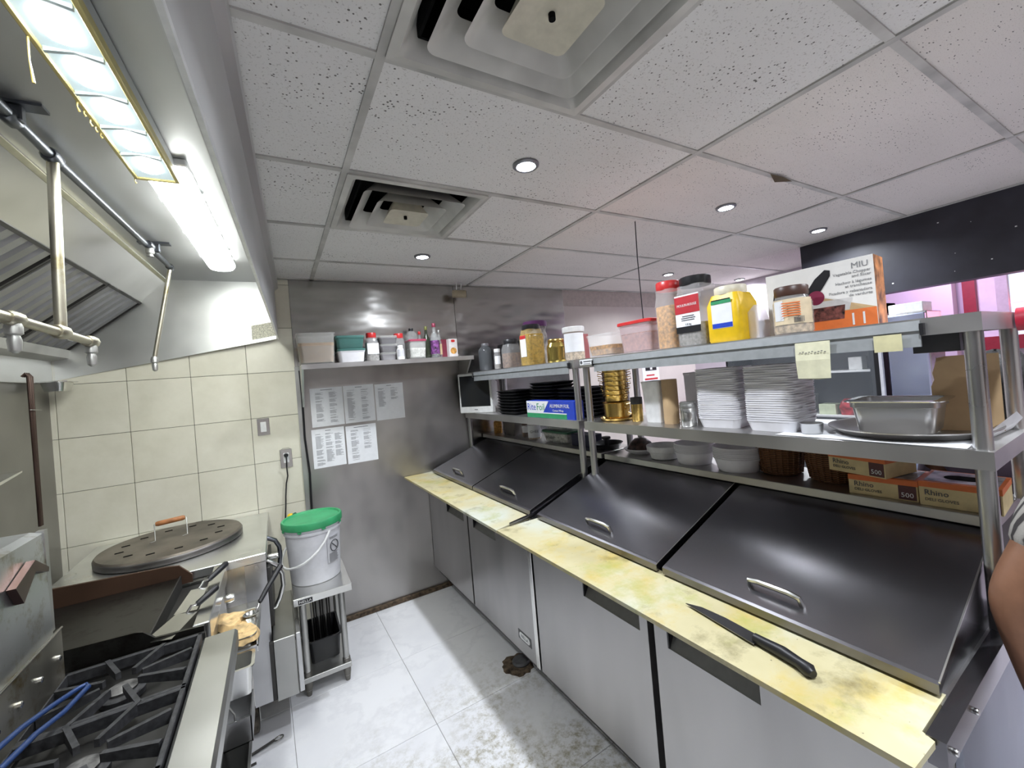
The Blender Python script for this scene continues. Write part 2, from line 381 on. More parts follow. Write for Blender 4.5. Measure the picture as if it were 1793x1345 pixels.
# ceiling
ce = struct('ceiling', MB().box(-1.4, 4.9, -2.5, 3.5, 2.7, 2.78), DARK, 'suspended ceiling of stained mineral tiles in a metal grid', 'ceiling')
X0, Y0 = .2826, 1.0334
xs = [-.14, X0, X0+1.2192, X0+2*1.2192, 3.63, 4.7]; xs2 = [-.14, X0, X0+1.2192, X0+2*1.2192, X0+3*1.2192]
ys = [Y0+.6096*k for k in range(-5, 4)]+[YW]
tcache = {}
def ctile(x0, x1, y0, y1, mat, sag=0):
    k = (round(x1-x0, 3), round(y1-y0, 3), mat.name)
    if k not in tcache:
        me = MB().box(0, x1-x0, 0, y1-y0, 0, .015, .002).mesh('ceiling_tile'); me.materials.append(mat); tcache[k] = me
    o = part('ceiling_tile', tcache[k], mat, ce); o.location = (x0, y0, H+.006); return o
DROP = []
for j in range(len(ys)-1):
    for i in range(len(xs)-1):
        x0, x1, y0, y1 = xs[i], xs[i+1], ys[j], ys[j+1]
        mat = CT1 if i < 2 else CT2
        if i == 1 and j in (4, 6): ctile(x0+.6096, x1, y0, y1, mat); continue
        ctile(x0, x1, y0, y1, mat)
for x in [X0, X0+1.2192, X0+2*1.2192]: part('grid_bar', MB().box(x-.012, x+.012, -2.4, YW, H, H+.03), GRID, ce)
for y in ys[1:-1]: part('grid_bar', MB().box(-.14, 4.7, y-.0118, y+.0118, H+.0006, H+.03), GRID, ce)
for j in (4, 6): part('grid_bar', MB().box(X0+.6096-.011, X0+.6096+.011, ys[j], ys[j+1], H+.001, H+.03), GRID, ce)
part('wall_angle', MB().box(-.14, 4.7, YW-.03, YW+.016, H, H+.006), GRID, ce)
part('wall_angle', MB().box(3.60, 3.64, -2.4, 1.68, H, H+.006), GRID, ce)
# torn tile edge and hanging threads
part('tile_tear', MB().add([(2.0, 1.02, H-.001), (2.09, 1.05, H-.012), (2.2, 1.025, H-.001), (2.1, 1.012, H-.004), (2.09, 1.045, H-.002)], [(0, 1, 3), (1, 2, 3), (0, 4, 1), (1, 4, 2)]), plain('torn_fibre', (.1, .075, .045), .95), ce, 'brown torn edge of a sagging tile')
# ------------------------------------------------------------------ air diffusers
VENTP = plain('dusty_white_enamel', (.56, .55, .51), .4, var=.12, scale=5)
def diffuser(x, y, label):
    t = thing('air_diffuser', label, 'air vent', (x, y, H), group=None)
    def ring(w0, z0, w1, z1, th=.004):
        m = MB(); m.loft([(0, 0, w0, w0, .03, z0), (0, 0, w1, w1, .02, z1), (0, 0, w1-th, w1-th, .02, z1), (0, 0, w0-th, w0-th, .03, z0+.002), (0, 0, w0, w0, .03, z0)], False, False); return m
    fr = MB().loft([(0, 0, .296, .296, .004, .004), (0, 0, .296, .296, .004, -.006), (0, 0, .272, .272, .02, -.008), (0, 0, .255, .255, .03, .012), (0, 0, .235, .235, .04, .07)], False, False)
    part('frame', fr, VENTP, t)
    part('louvre', ring(.222, -.020, .165, .045), VENTP, t); part('louvre', ring(.155, -.026, .10, .04), VENTP, t)
    part('centre_plate', MB().loft([(0, 0, .03, .03, .02, -.02), (0, 0, .06, .06, .02, -.022), (0, 0, .088, .088, .02, -.03), (0, 0, .055, .055, .02, .04)], True, False), plain('yellowed_enamel', (.56, .53, .42), .4), t)
    part('screw_hole', MB().lathe([(.008, -.0335), (.008, -.02)], 12), DARK, t)
    part('duct', MB().box(-.23, .23, -.23, .23, .14, .15).box(-.232, -.225, -.23, .23, .02, .15).box(.225, .232, -.23, .23, .02, .15).box(-.23, .23, -.232, -.225, .02, .15).box(-.23, .23, .225, .232, .02, .15), DARK, t)  # shade inside the louvre gaps is put into this near-black colour
diffuser(X0+.3048, Y0-.3048, 'square air diffuser at the top edge, nearest the viewer')
diffuser(X0+.3048, Y0+.9144, 'square air diffuser with dark shaded gaps, nearer the back wall')
# ------------------------------------------------------------------ downlights
DISC = emit('led_disc', (.86, .92, 1), DISC_E); RIM = plain('grey_rim', (.22, .22, .24), .35, .6)
dls = [(.906, 1.364, 'recessed downlight between the two air diffusers'), (.877, 2.615, 'recessed downlight nearest the steel back wall'), (2.184, 1.358, 'recessed downlight with dark rim above the jar shelf'),
       (3.284, 1.396, 'recessed downlight beside the navy header'), (3.218, 2.619, 'small far downlight above the red capped jar'), (4.343, 2.621, 'far downlight half hidden behind the yellow tub'),
       (.9, .11, 'added fill downlight overhead, just outside the view'), (2.18, .11, 'added fill downlight over the counter end, outside the view'), (.9, -1.15, 'added fill downlight behind the viewpoint, aisle side'), (2.18, -1.15, 'added fill downlight behind the viewpoint, counter side')]  # last four are unseen, added to fill the room with light
for x, y, lb in dls:
    t = thing('downlight', lb, 'ceiling light', (x, y, H), group='recessed ceiling downlights')
    part('rim', MB().lathe([(.036, .004), (.038, -.005), (.046, -.006), (.052, -.001), (.052, .005)], 28), RIM, t)
    part('lens', MB().lathe([(.0, -.0035), (.037, -.0035), (.037, .003)], 24), DISC, t)
    l = bpy.data.lights.new('downlight_beam', 'AREA'); l.shape = 'DISK'; l.size = .07; l.energy = DOWN_W; l.color = (.88, .93, 1); l.spread = R(150)
    lo = bpy.data.objects.new('downlight_beam', l); COL.objects.link(lo); lo.parent = t; lo.location = (0, 0, -.008)
l = bpy.data.lights.new('dining_fill', 'AREA'); l.shape = 'DISK'; l.size = .25; l.energy = PINK_W; l.color = (.86, .62, 1)
t = thing('dining_fill_lamp', 'added pink fill lamp on the dining side, hidden behind the navy header', 'ceiling light', (4.05, 1.0, 2.46))  # unseen lamp, added to light the dining side pink
part('fill_dome', MB().lathe([(.02, .03), (.15, .028), (.16, .01), (.13, -.01), (.0, -.016)], 24), emit('fill_dome', (.86, .62, 1), 4), t)
lo = bpy.data.objects.new('dining_fill', l); COL.objects.link(lo); lo.parent = t; lo.location = (0, 0, -.03)

# ================================================================== EXHAUST HOOD (frame H)
hood = thing('exhaust_hood', 'large stainless exhaust hood over the cooking line', 'range hood', (0, 0, 0), 'H')
ya, yb = -.6, 3.335
part('face_panel', MB().box(-.093, -.088, ya, yb, 2.075, H+.02), HOODM, hood)
part('face_fold', MB().prism([(-.09, 2.40), (-.066, 2.42), (-.066, 2.485), (-.09, 2.49)], 'y', ya, yb), HOODM, hood)
part('lip', MB().prism([(-.094, 2.064), (-.087, 2.064), (-.087, 2.076), (-.094, 2.076)], 'y', ya, yb), plain('lip_highlight', (.75, .76, .76), .35, .6), hood)  # the lip's bright reflection is put into its pale colour
part('inner_front', MB().prism([(-.097, 2.07), (-.093, 2.07), (-.095, 2.46), (-.14, 2.46)], 'y', ya, yb), HOODM, hood)
part('roof', MB().box(-.7, -.10, ya, yb, 2.455, 2.475), HOODM, hood)
part('upper_panel', MB().prism([(-.66, 2.455), (-.684, 2.47), (-.81, 2.33), (-.797, 2.318)], 'y', ya, yb), STB, hood)
part('panel_edge', MB().prism([(-.655, 2.44), (-.665, 2.456), (-.68, 2.456), (-.672, 2.435)], 'y', ya, yb), plain('yellow_sealant', (.5, .47, .32), .5), hood)
part('end_panel', MB().prism([(-.10, 2.066), (-.10, 2.47), (-1.215, 2.47), (-1.215, 1.862)], 'y', 3.312, yb), HOODE, hood)
part('back_panel', MB().box(-1.215, -1.2, ya, yb, 1.85, 2.08), HOODM, hood)
part('grease_trough', MB().prism([(-1.2, 2.03), (-1.2, 1.975), (-1.13, 1.99), (-1.12, 2.035), (-1.13, 2.035), (-1.137, 2.0), (-1.19, 1.99), (-1.19, 2.03)], 'y', ya, 3.312), STG, hood)
part('certificate', MB().prism([(-.10, 2.09), (-.24, 2.063), (-.24, 2.16), (-.10, 2.187)], 'y', 3.3095, 3.3115), plain('speckled_notice', (.62, .6, .48), .8, 0, .25, 130), hood, 'small speckled notice stuck in the corner')
# baffle filters: local plane, u along the slope
BAF = steel('baffle_steel', (.33, .33, .33), .4, .35); ft, fb = Vector((-.80, 2.322)), Vector((-1.15, 2.035)); sl = (fb-ft).length; an = math.atan2(ft.y-fb.y, ft.x-fb.x)
slat = MB().prism([(-.031, -.006), (-.021, .014), (.021, .014), (.031, -.006), (.028, -.007), (.019, .011), (-.019, .011), (-.028, -.007)], 'x', 0.012, sl-.012)
slat.v = [(x, y, -z) for x, y, z in slat.v]; slm = slat.mesh('slat'); slm.materials.append(BAF)
for k in range(6):
    y0 = 3.305-(k+1)*.5
    fo = part('baffle_filter', MB().box(0, sl, .002, .014, -.02, .012).box(0, sl, .486, .498, -.02, .012).box(0, .014, .002, .498, -.02, .012).box(sl-.014, sl, .002, .498, -.02, .012).box(0, sl, .0, .498, .012, .014), BLACKST, hood)
    fo.location = (fb.x, y0, fb.y); fo.rotation_euler = (0, -an, 0)
    for q in range(6):
        o = part('slat', slm, BAF, fo); o.location = (0, .052+q*.079, -.002)
    for yy in (.17, .33):
        part('pull_handle', MB().tube([(sl*.22, yy-.06+.0, -.012), (sl*.22, yy-.06, -.04), (sl*.22, yy, -.04), (sl*.22, yy, -.012)], .003, 6), STB, fo)
# hood lights
t = thing('hood_light', 'yellowed tray light with ribbed lens under the hood roof', 'light fixture', (-.342, 1.0, 2.40), 'H')
part('housing', MB().box(-.052, .052, -.9, .69, .0, .05), HOODM, t)
part('trim', MB().box(-.056, -.046, -.9, .694, -.012, .012, .002).box(.046, .056, -.9, .694, -.012, .012, .002).box(-.056, .056, .684, .695, -.012, .012, .002), plain('yellowed_trim', (.5, .42, .16), .45), t)
part('lens', MB().box(-.046, .046, -.9, .684, -.006, -.001), emit('led_tray_lens', (.78, .95, 1), .5, (.12, .15, .15)), t)
LB = emit('led_tray_bulb', (.95, .99, 1), HOOD_E*3.0)
for k in range(11):
    y = .60-k*.135
    part('bulb', MB().loft([(0, y, .026, .045, .026, -.004), (0, y, .026, .045, .026, -.010), (0, y, .014, .03, .014, -.013)], True, True), LB, t)
    part('rib', MB().prism([(-.044, -.006), (-.044, -.016), (0, -.008), (.044, -.016), (.044, -.006)], 'y', y-.07, y-.062), plain('smoky_rib', (.35, .42, .42), .4), t)
for k, (y, l_) in enumerate([(.10, .085), (.30, .02), (.335, .01), (.37, .014), (.40, .012), (.43, .011), (.69, .012)]):
    part('grease_drip', MB().tube([(-.054, y, -.01), (-.055, y+.002, -.012-l_*.5), (-.052, y+.004, -.012-l_)], [.0022, .0014, .0026], 6), plain('amber_grease', (.5, .38, .1), .3), t)
t = thing('hood_light', 'bright white tube light further along under the hood', 'light fixture', (-.318, 2.26, 2.43), 'H')
part('base', MB().box(-.06, .06, -.61, .61, .0, .024, .004), WHITE, t)
part('diffuser', MB().loft([(0, 0, .062, .605, .06, .003), (0, 0, .062, .605, .06, -.012), (0, 0, .052, .595, .05, -.026), (0, 0, .03, .575, .03, -.032)], True, True), emit('tube_light', (.97, 1, .98), TUBE_E), t)
for y in (-.35, 0, .35):
    for x in (-.062, .062): part('clip', MB().box(x-.004, x+.004, y-.01, y+.01, -.018, .02, .002), WHITE, t)
# suppression pipework
t = thing('suppression_pipe', 'fire suppression pipework with nozzles under the hood', 'pipe', (-.56, 1.7, 2.42), 'H')
DP = steel('dark_pipe', (.16, .17, .19), .35, .3); GP = steel('galvanised_pipe', (.55, .52, .42), .38, .35, grime=(.35, .28, .12))
def P(x, y, z): # world -> local of this thing
    c_, s_ = math.cos(-.04), math.sin(-.04); a, b = x*c_+y*s_, -x*s_+y*c_
    return (a+.56, b-1.7, z-2.42)
part('main_pipe', MB().tube([P(-.53, .9, 2.42), P(-.505, 1.7, 2.42), P(-.437, 2.86, 2.415)], .0125), DP, t)
part('drop_pipe', MB().tube([P(-.505, 1.7, 2.42), P(-.516, 1.7, 1.915)], .0135), GP, t)
part('branch_pipe', MB().tube([P(-.535, 1.0, 1.915), P(-.518, 1.70, 1.91), P(-.51, 1.9, 1.905)], .0125), GP, t)
part('drop_pipe', MB().tube([P(-.437, 2.86, 2.41), P(-.53, 2.86, 1.93)], .0095), GP, t)
def noz(p, dz=.07, m=STG):
    x, y, z = p
    part('nozzle', MB().lathe([(.012, z), (.016, z-.012), (.016, z-.03), (.010, z-.034), (.013, z-.045), (.011, z-dz), (.004, z-dz-.006)], 12, (x, y)), m, t)
for p in (P(-.51, 1.9, 1.90), P(-.522, 1.46, 1.905), P(-.531, 2.86, 1.935)): noz(p)
noz(P(-.45, 2.5, 2.41), .04)
for q, rad in ((P(-.505, 1.7, 2.42), .021), (P(-.517, 1.70, 1.912), .02), (P(-.522, 1.46, 1.912), .018), (P(-.51, 1.9, 1.906), .019), (P(-.45, 2.5, 2.417), .018), (P(-.437, 2.86, 2.413), .017), (P(-.515, 1.5, 2.42), .02)):
    part('fitting', MB().tube([(q[0], q[1]-.026, q[2]), (q[0], q[1]-.02, q[2]), (q[0], q[1]+.02, q[2]), (q[0], q[1]+.026, q[2])], [rad*.8, rad, rad, rad*.8]), DP if q[2] > -.1 else GP, t)
for y in (1.5, 2.58):
    q = P(-.51+(y-1.5)*.06, y, 2.44)
    part('hanger', MB().box(q[0]-.02, q[0]+.02, q[1]-.012, q[1]+.012, -.01, .03, .003).box(q[0]-.06, q[0]+.06, q[1]-.02, q[1]+.02, .028, .035), DP, t)
#==CUT2==
# ================================================================== PREP COUNTERS (frame C)
LID = lambda a: .985+(a-1.115)*.362
def door(parent, o, b0, b1, rb0, rb1, hl):
    z0, z1, a = .195, .875, 1.084
    d = part('door', MB(o).box(a, a+.05, b0, b1, z0, .728).box(a, a+.05, b0, rb0, .728, z1).box(a, a+.05, rb1, b1, .728, z1).box(a+.046, a+.05, rb0, rb1, .728, z1), DOOR, parent)
    part('recessed_handle', MB(o).prism([(a+.002, .728), (a+.046, .80), (a+.046, .728)], 'y', rb0, rb1), plain('dark_grey_handle', (.17, .17, .17), .45, .4), d)
    part('handle_edge', MB(o).box(a-.001, a+.046, rb1-.006, rb1, .728, .82), BLACK, d)
    return d
def prep_unit(label, b0, b1, lids, doors, shell_end=None):
    o = (1.084, (b0+b1)/2, 0)
    t = thing('prep_fridge', label, 'prep fridge', o, 'C')
    part('body', MB(o).box(1.136, 1.86, b0, b1, .13, .93, .004), DOOR, t)
    part('gasket', MB(o).box(1.128, 1.137, b0+.01, b1-.01, .17, .90), BLACK, t)
    part('under_door_strip', MB(o).box(1.112, 1.136, b0+.005, b1-.005, .15, .193), BLACK, t)  # black strip that draws the dark line below the doors
    part('deck', MB(o).box(1.085, 1.12, b0, b1, .89, .935).box(1.10, 1.62, b0, b0+.03, .925, .95).box(1.10, 1.62, b1-.03, b1, .925, .95).box(1.12, 1.62, b0+.03, b1-.03, .925, .935), ST, t)
    part('rear_ledge', MB(o).box(1.60, 1.88, b0, b1, 1.165, 1.195, .002), SHELF, t)
    part('rear_riser', MB(o).box(1.635, 1.86, b0+.005, b1-.005, .93, 1.165), BLACKST, t)
    for bb in (b0+.012, b1-.028):
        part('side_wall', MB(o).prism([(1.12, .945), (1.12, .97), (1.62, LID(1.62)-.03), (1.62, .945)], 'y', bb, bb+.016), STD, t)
    for l0, l1, h0, h1 in lids:
        p = [(1.108, .962), (1.108, .983), (1.116, .987), (1.628, LID(1.628)), (1.628, LID(1.628)-.018), (1.125, .968), (1.125, .962)]
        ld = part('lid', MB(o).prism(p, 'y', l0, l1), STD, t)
        part('lid_edge', MB(o).prism([(1.112, .984), (1.112, .9875), (1.62, LID(1.62)+.002), (1.62, LID(1.62)-.004)], 'y', l0-.0015, l0+.0015), STB, ld)
        z = LID(1.165)
        part('lid_handle', MB(o).tube([(1.168, h1, z), (1.16, h1-.004, z+.022), (1.16, h1-.03, z+.026), (1.16, h0+.03, z+.026), (1.16, h0+.004, z+.022), (1.168, h0, z)], .0075, 8), STB, ld)
    for d in doors: door(t, o, *d)
    for aa in (1.36, 1.78):
        for bb in (b0+.1, b1-.1):
            cs = part('caster', MB(o).tube([(aa-.014, bb, .05), (aa-.012, bb, .05), (aa+.012, bb, .05), (aa+.014, bb, .05)], [.044, .05, .05, .044], 18), BLACK, t)
            part('fork', MB(o).box(aa-.022, aa-.017, bb-.02, bb+.02, .04, .125).box(aa+.017, aa+.022, bb-.02, bb+.02, .04, .125).box(aa-.03, aa+.03, bb-.03, bb+.03, .12, .13), STG, cs)
    return t, o
t, o = prep_unit('near stainless prep fridge with two dark sloping lids', .295, 1.775, [(.305, .99, .58, .72), (1.015, 1.755, 1.295, 1.44)], [(.305, 1.028, .667, .973, 0), (1.058, 1.79, 1.095, 1.405, 0)])
part('end_flange', MB(o).prism([(.985, .905), (.985, .957), (1.2, .962), (1.62, .962), (1.62, .905)], 'y', .268, .296), STD, t)
for a, z in ((1.02, .925), (1.16, .93)): part('rivet', MB(o).tube([(a, .262, z), (a, .2685, z)], .006, 8), STB, t)
part('end_skirt', MB(o).box(1.13, 1.84, .284, .296, .15, .86), steel('end_skirt_steel', (.32, .34, .4), .45, .3), t)
t, o = prep_unit('far stainless prep fridge with two lids, against the back wall', 1.80, 3.305, [(1.82, 2.50, 2.06, 2.22), (2.512, 3.24, 2.79, 2.95)], [(1.835, 2.565, 2.19, 2.49, 0), (2.585, 3.32, 2.64, 2.94, 0)])
part('edge_trim', MB(o).box(1.078, 1.10, 1.802, 1.832, .195, .875, .003), STB, t)
bd = part('badge', MB(o).box(1.0825, 1.085, 1.875, 2.005, .262, .312, .001), plain('badge_dark', (.08, .08, .08), .4, .5), t, 'small dark badge with an oval emblem')
part('emblem', MB().loft([(0, 0, .052, .017, .017, 0), (0, 0, .052, .017, .017, .0008)], True, True), WHITE, bd).location = (1.082-1.084, 1.94-o[1], .287); bpy.data.objects[bd.children[0].name].rotation_euler = TX
txt('NELLA', .024, bd, (1.0808-1.084, 1.94-o[1], .287), TX, INK)
# cutting boards
def cboard(b0, b1, label, notch):
    m = MB((.89, b0, .935))
    if notch: m.prism([(.89, b0-.012), (.98, b0-.016), (.99, b0+.004), (1.132, b0+.004), (1.132, b1), (.89, b1)], 'z', .942, .955)
    else: m.prism([(.89, b0-.02), (.968, b0), (1.128, b0+.03), (1.15, b1), (.898, b1)], 'z', .941, .954)
    solo('cutting_board', label, 'cutting board', m, BOARD, (.89, b0, .935), 'C')
cboard(.298, 1.775, 'near long stained cream cutting board with the knife', True); cboard(1.80, 3.324, 'far stained cream cutting board touching the back wall', False)
solo('divider_strip', 'dark metal strip between the two cutting boards', 'metal strip', MB().prism([(0, 0), (.18, .035), (.18, .06), (0, .012)], 'z', 0, .012), STD, (.965, 1.775, .956), 'C')
# knife: tip (1.035,.81) handle end (.961,.49)
kn = thing('chef_knife', 'black-handled chef knife lying on the near cutting board', 'knife', (1.0, .64, .9565), 'C', rz=-PI/2-.13)
kb = MB().prism([(-.19, -.010), (-.15, .012), (-.08, .024), (.03, .029), (.03, -.010)], 'z', .004, .0065)
part('blade', kb, steel('knife_steel', (.2, .2, .21), .3, .3), kn)
part('handle', MB().tube([(.02, .008, .010), (.05, .009, .011), (.09, .011, .012), (.13, .008, .012), (.155, .003, .012), (.166, -.001, .011)], [.012, .0125, .0145, .0125, .0155, .009], 10), BLACK, kn)
# double overshelves
def overshelf(label, b0, b1, rb0, rb1, sticker):
    o = (1.66, (b0+b1)/2, .94)
    t = thing('double_overshelf', label, 'shelf', o, 'C')
    for a in (1.478, 1.848):
        for b in (b0+.022, b1-.022):
            part('post', MB(o).tube([(a, b, .951 if a < 1.6 else 1.196), (a, b, 1.70)], .0185, 16), ST, t)
    for z, nm in ((1.398, 'middle_shelf'), (1.733, 'top_shelf')):
        m = MB(o).box(1.45, 1.88, b0, b1, z-.004, z)
        m.box(1.45, 1.454, b0, b1, z-.045, z-.004).box(1.876, 1.88, b0, b1, z-.045, z-.004).box(1.454, 1.876, b0, b0+.004, z-.045, z-.004).box(1.454, 1.876, b1-.004, b1, z-.045, z-.004)
        part(nm, m, SHELF, t)
    r = part('ticket_rail', MB(o).prism([(1.449, 1.728), (1.442, 1.728), (1.438, 1.702), (1.444, 1.70), (1.44, 1.66), (1.447, 1.66)], 'y', rb0, rb1), ALU, t, 'grey aluminium ticket rail along the front edge')
    part('rail_end', MB(o).box(1.435, 1.45, rb0-.008, rb0, 1.69, 1.72).box(1.435, 1.45, rb1, rb1+.008, 1.69, 1.72), BLACK, r, kind='stuff')
    return t, o
t, o = overshelf('near double overshelf carrying jars, takeout boxes and trays', .262, 1.745, .37, 1.62, True)
part('under_bar', MB(o).box(1.49, 1.53, .31, .40, 1.642, 1.688), plain('dark_bar', (.05, .05, .055), .5), t)
part('sticker', MB(o).box(1.4475, 1.4495, 1.635, 1.735, 1.70, 1.728), PAPER, t); part('sticker_print', MB(o).box(1.4468, 1.448, 1.645, 1.705, 1.714, 1.72).box(1.4468, 1.448, 1.65, 1.705, 1.704, 1.707), INK, t, kind='stuff')
sd_ = part('sticker_dot', MB().lathe([(.009, 0), (.009, .001)], 14), INK, t); sd_.location = (1.4472-o[0], 1.722-o[1], 1.714-o[2]); sd_.rotation_euler = (0, -PI/2, 0)
t, o = overshelf('far double overshelf carrying the monitor and foil box', 1.79, 3.30, 1.83, 3.05, False)
# paper notes on the ticket rail
nt_ = thing('paper_note', 'cream handwritten note hanging from the ticket rail', 'note', (1.434, .617, 1.70), 'C')
part('sheet', MB().add([(0, .048, 0), (0, -.048, 0), (-.004, -.047, -.055), (-.002, -.044, -.112), (.0, -.01, -.115), (-.002, .046, -.111), (-.006, .047, -.055)], [(0, 1, 2, 6), (6, 2, 3, 4, 5)]), plain('cream_paper', (.72, .70, .5), .8), nt_)
sc = MB()
for k in range(9): sc.box(-.0065, -.0055, .035-k*.0085-.005, .035-k*.0085, -.032+.002*math.sin(k*2.1), -.0295+.002*math.sin(k*2.1))
part('handwriting', sc, INK, nt_, kind='stuff')
solo('paper_note', 'small yellow tape strip at the right end of the rail', 'note', MB().box(0, .001, -.03, .03, -.045, 0), plain('yellow_tape', (.6, .56, .33), .7), (1.433, .435, 1.698), 'C')
#==CUT3==
# ================================================================== SHELF GOODS
ZT, ZM, ZL, ZW = 1.7335, 1.3985, 1.1955, 1.8655
def face(a, b): return math.atan2(b, a)
def jar(name, label, cat, a, b, z, r, h, cap, cap_h, cap_r=None, neck=.8, body=CLEAR, food=None, fill=.75, lab=None, sq=0, fr='C', rz=None, rings=0, grp=None):
    """round or squarish jar: body, contents, cap, paper label facing the viewer"""
    t = thing(name, label, cat, (a, b, z), fr, face(a, b) if rz is None else rz, grp)
    cap_r = cap_r or r*neck; hb = h-cap_h
    def shape(k, z0, z1, nk):
        m = MB(); zs = [(.94, z0), (1, z0+.008), (1, z1-.22*(z1-z0) if nk else z1-.002), (.9 if nk else 1, z1-.12*(z1-z0) if nk else z1-.001), (cap_r/r*.95 if nk else .97, z1)]
        if sq: m.loft([(0, 0, r*q*k, r*q*k, r*sq*q, zz) for q, zz in zs], True, True)
        else:
            pr = [(r*q*k, zz) for q, zz in zs]
            if rings and nk:
                body_ = [(r*k*(1-.02*(i % 2)), z0+.02+(z1*.7-z0)*i/(rings*2)) for i in range(rings*2)]
                pr = [pr[0], pr[1]]+body_+pr[2:]
            m.lathe(pr, 22)
        return m
    part('jar_body', shape(1, 0, hb, True), body, t)
    if food: part('contents', shape(.955, .004, .004+hb*fill*.86, False), food, t)
    cm = MB().lathe([(cap_r, hb-.002), (cap_r*1.03, hb+.003), (cap_r*1.03, h-.004), (cap_r*.97, h), (cap_r*.8, h-.001)], 22)
    part('cap', cm, cap, t)
    if lab:
        z0, z1, wid, mat = lab[:4]
        if sq: part('paper_label', MB().box(-r-.0012, -r+.0002, -r*wid, r*wid, h*z0, h*z1), mat, t)
        else: part('paper_label', MB().lathe([(r*1.006, h*z0), (r*1.006, h*z1)], 12, a0=PI-wid, a1=PI+wid), mat, t)
        for (s_, zz, sz, mt) in lab[4:]: txt(s_, sz, t, (-r*1.006-.0016, 0, h*zz), TX, mt)
    return t
def tub(name, label, cat, a, b, z, hx, hy, h, body=FROST, food=None, fill=.6, lid=None, taper=.88, fr='C', rz=0, grp=None, lidh=.012, nest=1):
    """tapered rectangular food container, hx across the shelf, hy along it"""
    t = thing(name, label, cat, (a, b, z), fr, rz, grp); r = min(hx, hy)*.25
    hl = h-(lidh if lid else 0)
    part('tub_body', MB().loft([(0, 0, hx*taper*.96, hy*taper*.96, r, 0), (0, 0, hx*taper, hy*taper, r, .006), (0, 0, hx*.97, hy*.97, r, hl-.012), (0, 0, hx, hy, r, hl-.01), (0, 0, hx, hy, r, hl), (0, 0, hx*.96, hy*.96, r, hl), (0, 0, hx*taper*.97, hy*taper*.97, r, .01)], True, True), body, t)
    if food: part('contents', MB().loft([(0, 0, hx*taper*.95, hy*taper*.95, r, .012), (0, 0, hx*(taper+(.95-taper)*fill), hy*(taper+(.95-taper)*fill), r, h*fill)], True, True), food, t)
    if lid: part('lid', MB().loft([(0, 0, hx*1.03, hy*1.03, r, hl-.003), (0, 0, hx*1.03, hy*1.03, r, h-.003), (0, 0, hx*.99, hy*.99, r, h), (0, 0, hx*.9, hy*.9, r, h-.003)], True, True), lid, t)
    return t
# --- top shelf of the near overshelf
tub('food_tub', 'low clear tub of orange powder at the left end of the top shelf', 'food container', 1.60, 1.645, ZT, .10, .095, .12, CLEAR, FOODS['orange'], .5)
tub('food_tub', 'clear tub of brown nuts with a red lid on the top shelf', 'food container', 1.62, 1.415, ZT, .10, .105, .155, clear('pink_clear', (.8, .62, .64), .35), FOODS['pink'], .62, RED)
jar('spice_jar', 'tall red-capped jar of orange spice on the top shelf', 'jar', 1.55, 1.213, ZT, .052, .295, RED, .035, .05, body=CLEAR, food=FOODS['orange'], fill=.82, sq=.6, rz=0)
bj = jar('spice_jar', 'big black-capped clear jar with red and white label', 'jar', 1.55, 1.078, ZT, .066, .285, BLACK, .035, .06, body=CLEAR, food=FOODS['grey'], fill=.42, sq=.4, lab=(.2, .74, .86, PAPER), rz=0)
part('label_band', MB().box(-.0682, -.067, -.0568, .0568, .135, .205), plain('red_label', (.45, .02, .03), .5), bj); part('label_foot', MB().box(-.0682, -.067, -.0568, .0568, .056, .082), BLACK, bj)
txt('MOULIN-ROUGE', .0145, bj, (-.0688, 0, .168), TX, WHITE, sx=.85); part('label_lines', MB().box(-.0686, -.0678, -.03, .025, .122, .125).box(-.0686, -.0678, -.035, .03, .114, .117).box(-.0686, -.0678, -.03, .03, .106, .109), INK, bj, kind='stuff'); txt('1.8 kg', .012, bj, (-.0688, 0, .09), TX, INK)
yj = jar('spice_tub', 'bright yellow plastic tub with white screw cap', 'tub', 1.55, .930, ZT, .068, .212, plain('ivory_cap', (.75, .70, .55), .4), .03, .056, body=YEL, sq=.3, lab=(.25, .68, .6, PAPER), rz=0)
part('label_top', MB().box(-.0702, -.069, -.040, .040, .145, .158), GREENP, yj); part('label_foot', MB().box(-.0702, -.069, -.040, .040, .055, .072), BLUE, yj)
part('label_line', MB().box(-.0706, -.0698, -.038, .038, .158, .162), BLACK, yj)
solo('plastic_bag', 'crumpled clear plastic bag beside the yellow tub', 'plastic bag', MB().loft([(0, 0, .03, .03, .02, 0), (.004, 0, .034, .032, .02, .05), (0, .004, .03, .025, .015, .10), (.006, 0, .016, .012, .008, .125)]), clear('crinkled_film', (.85, .85, .95), .45, .08), (1.56, .838, ZT), 'C')
jar('water_bottle', 'clear plastic bottle neck behind the yellow tub', 'bottle', 1.74, 1.02, ZT, .035, .25, CLEAR, .03, .016, .5, body=GLASS)
nj = jar('nut_butter_jar', 'brown-capped jar with cream label in front of the chopper box', 'jar', 1.515, .70, ZT, .058, .158, BROWN, .03, .048, body=CLEAR, food=FOODS['cream'], fill=.95, lab=(.2, .72, 1.1, plain('cream_label', (.75, .62, .42), .6)))
nj_l = MB()
for k in range(6): nj_l.box(-.0605, -.0598, -.022, .03, .058+k*.008, .0615+k*.008)
part('label_print', nj_l, ORANGE, nj, kind='stuff'); part('nutrition_panel', MB().lathe([(.0590, .045), (.0590, .11)], 6, a0=PI-1.0, a1=PI-.45), PAPER, nj)
bc = MB()
for k in range(9): bc.box(-.0606, -.0599, -.030+k*.0032, -.030+k*.0032+.0016, .036, .054)
part('barcode', bc, INK, nj, kind='stuff')
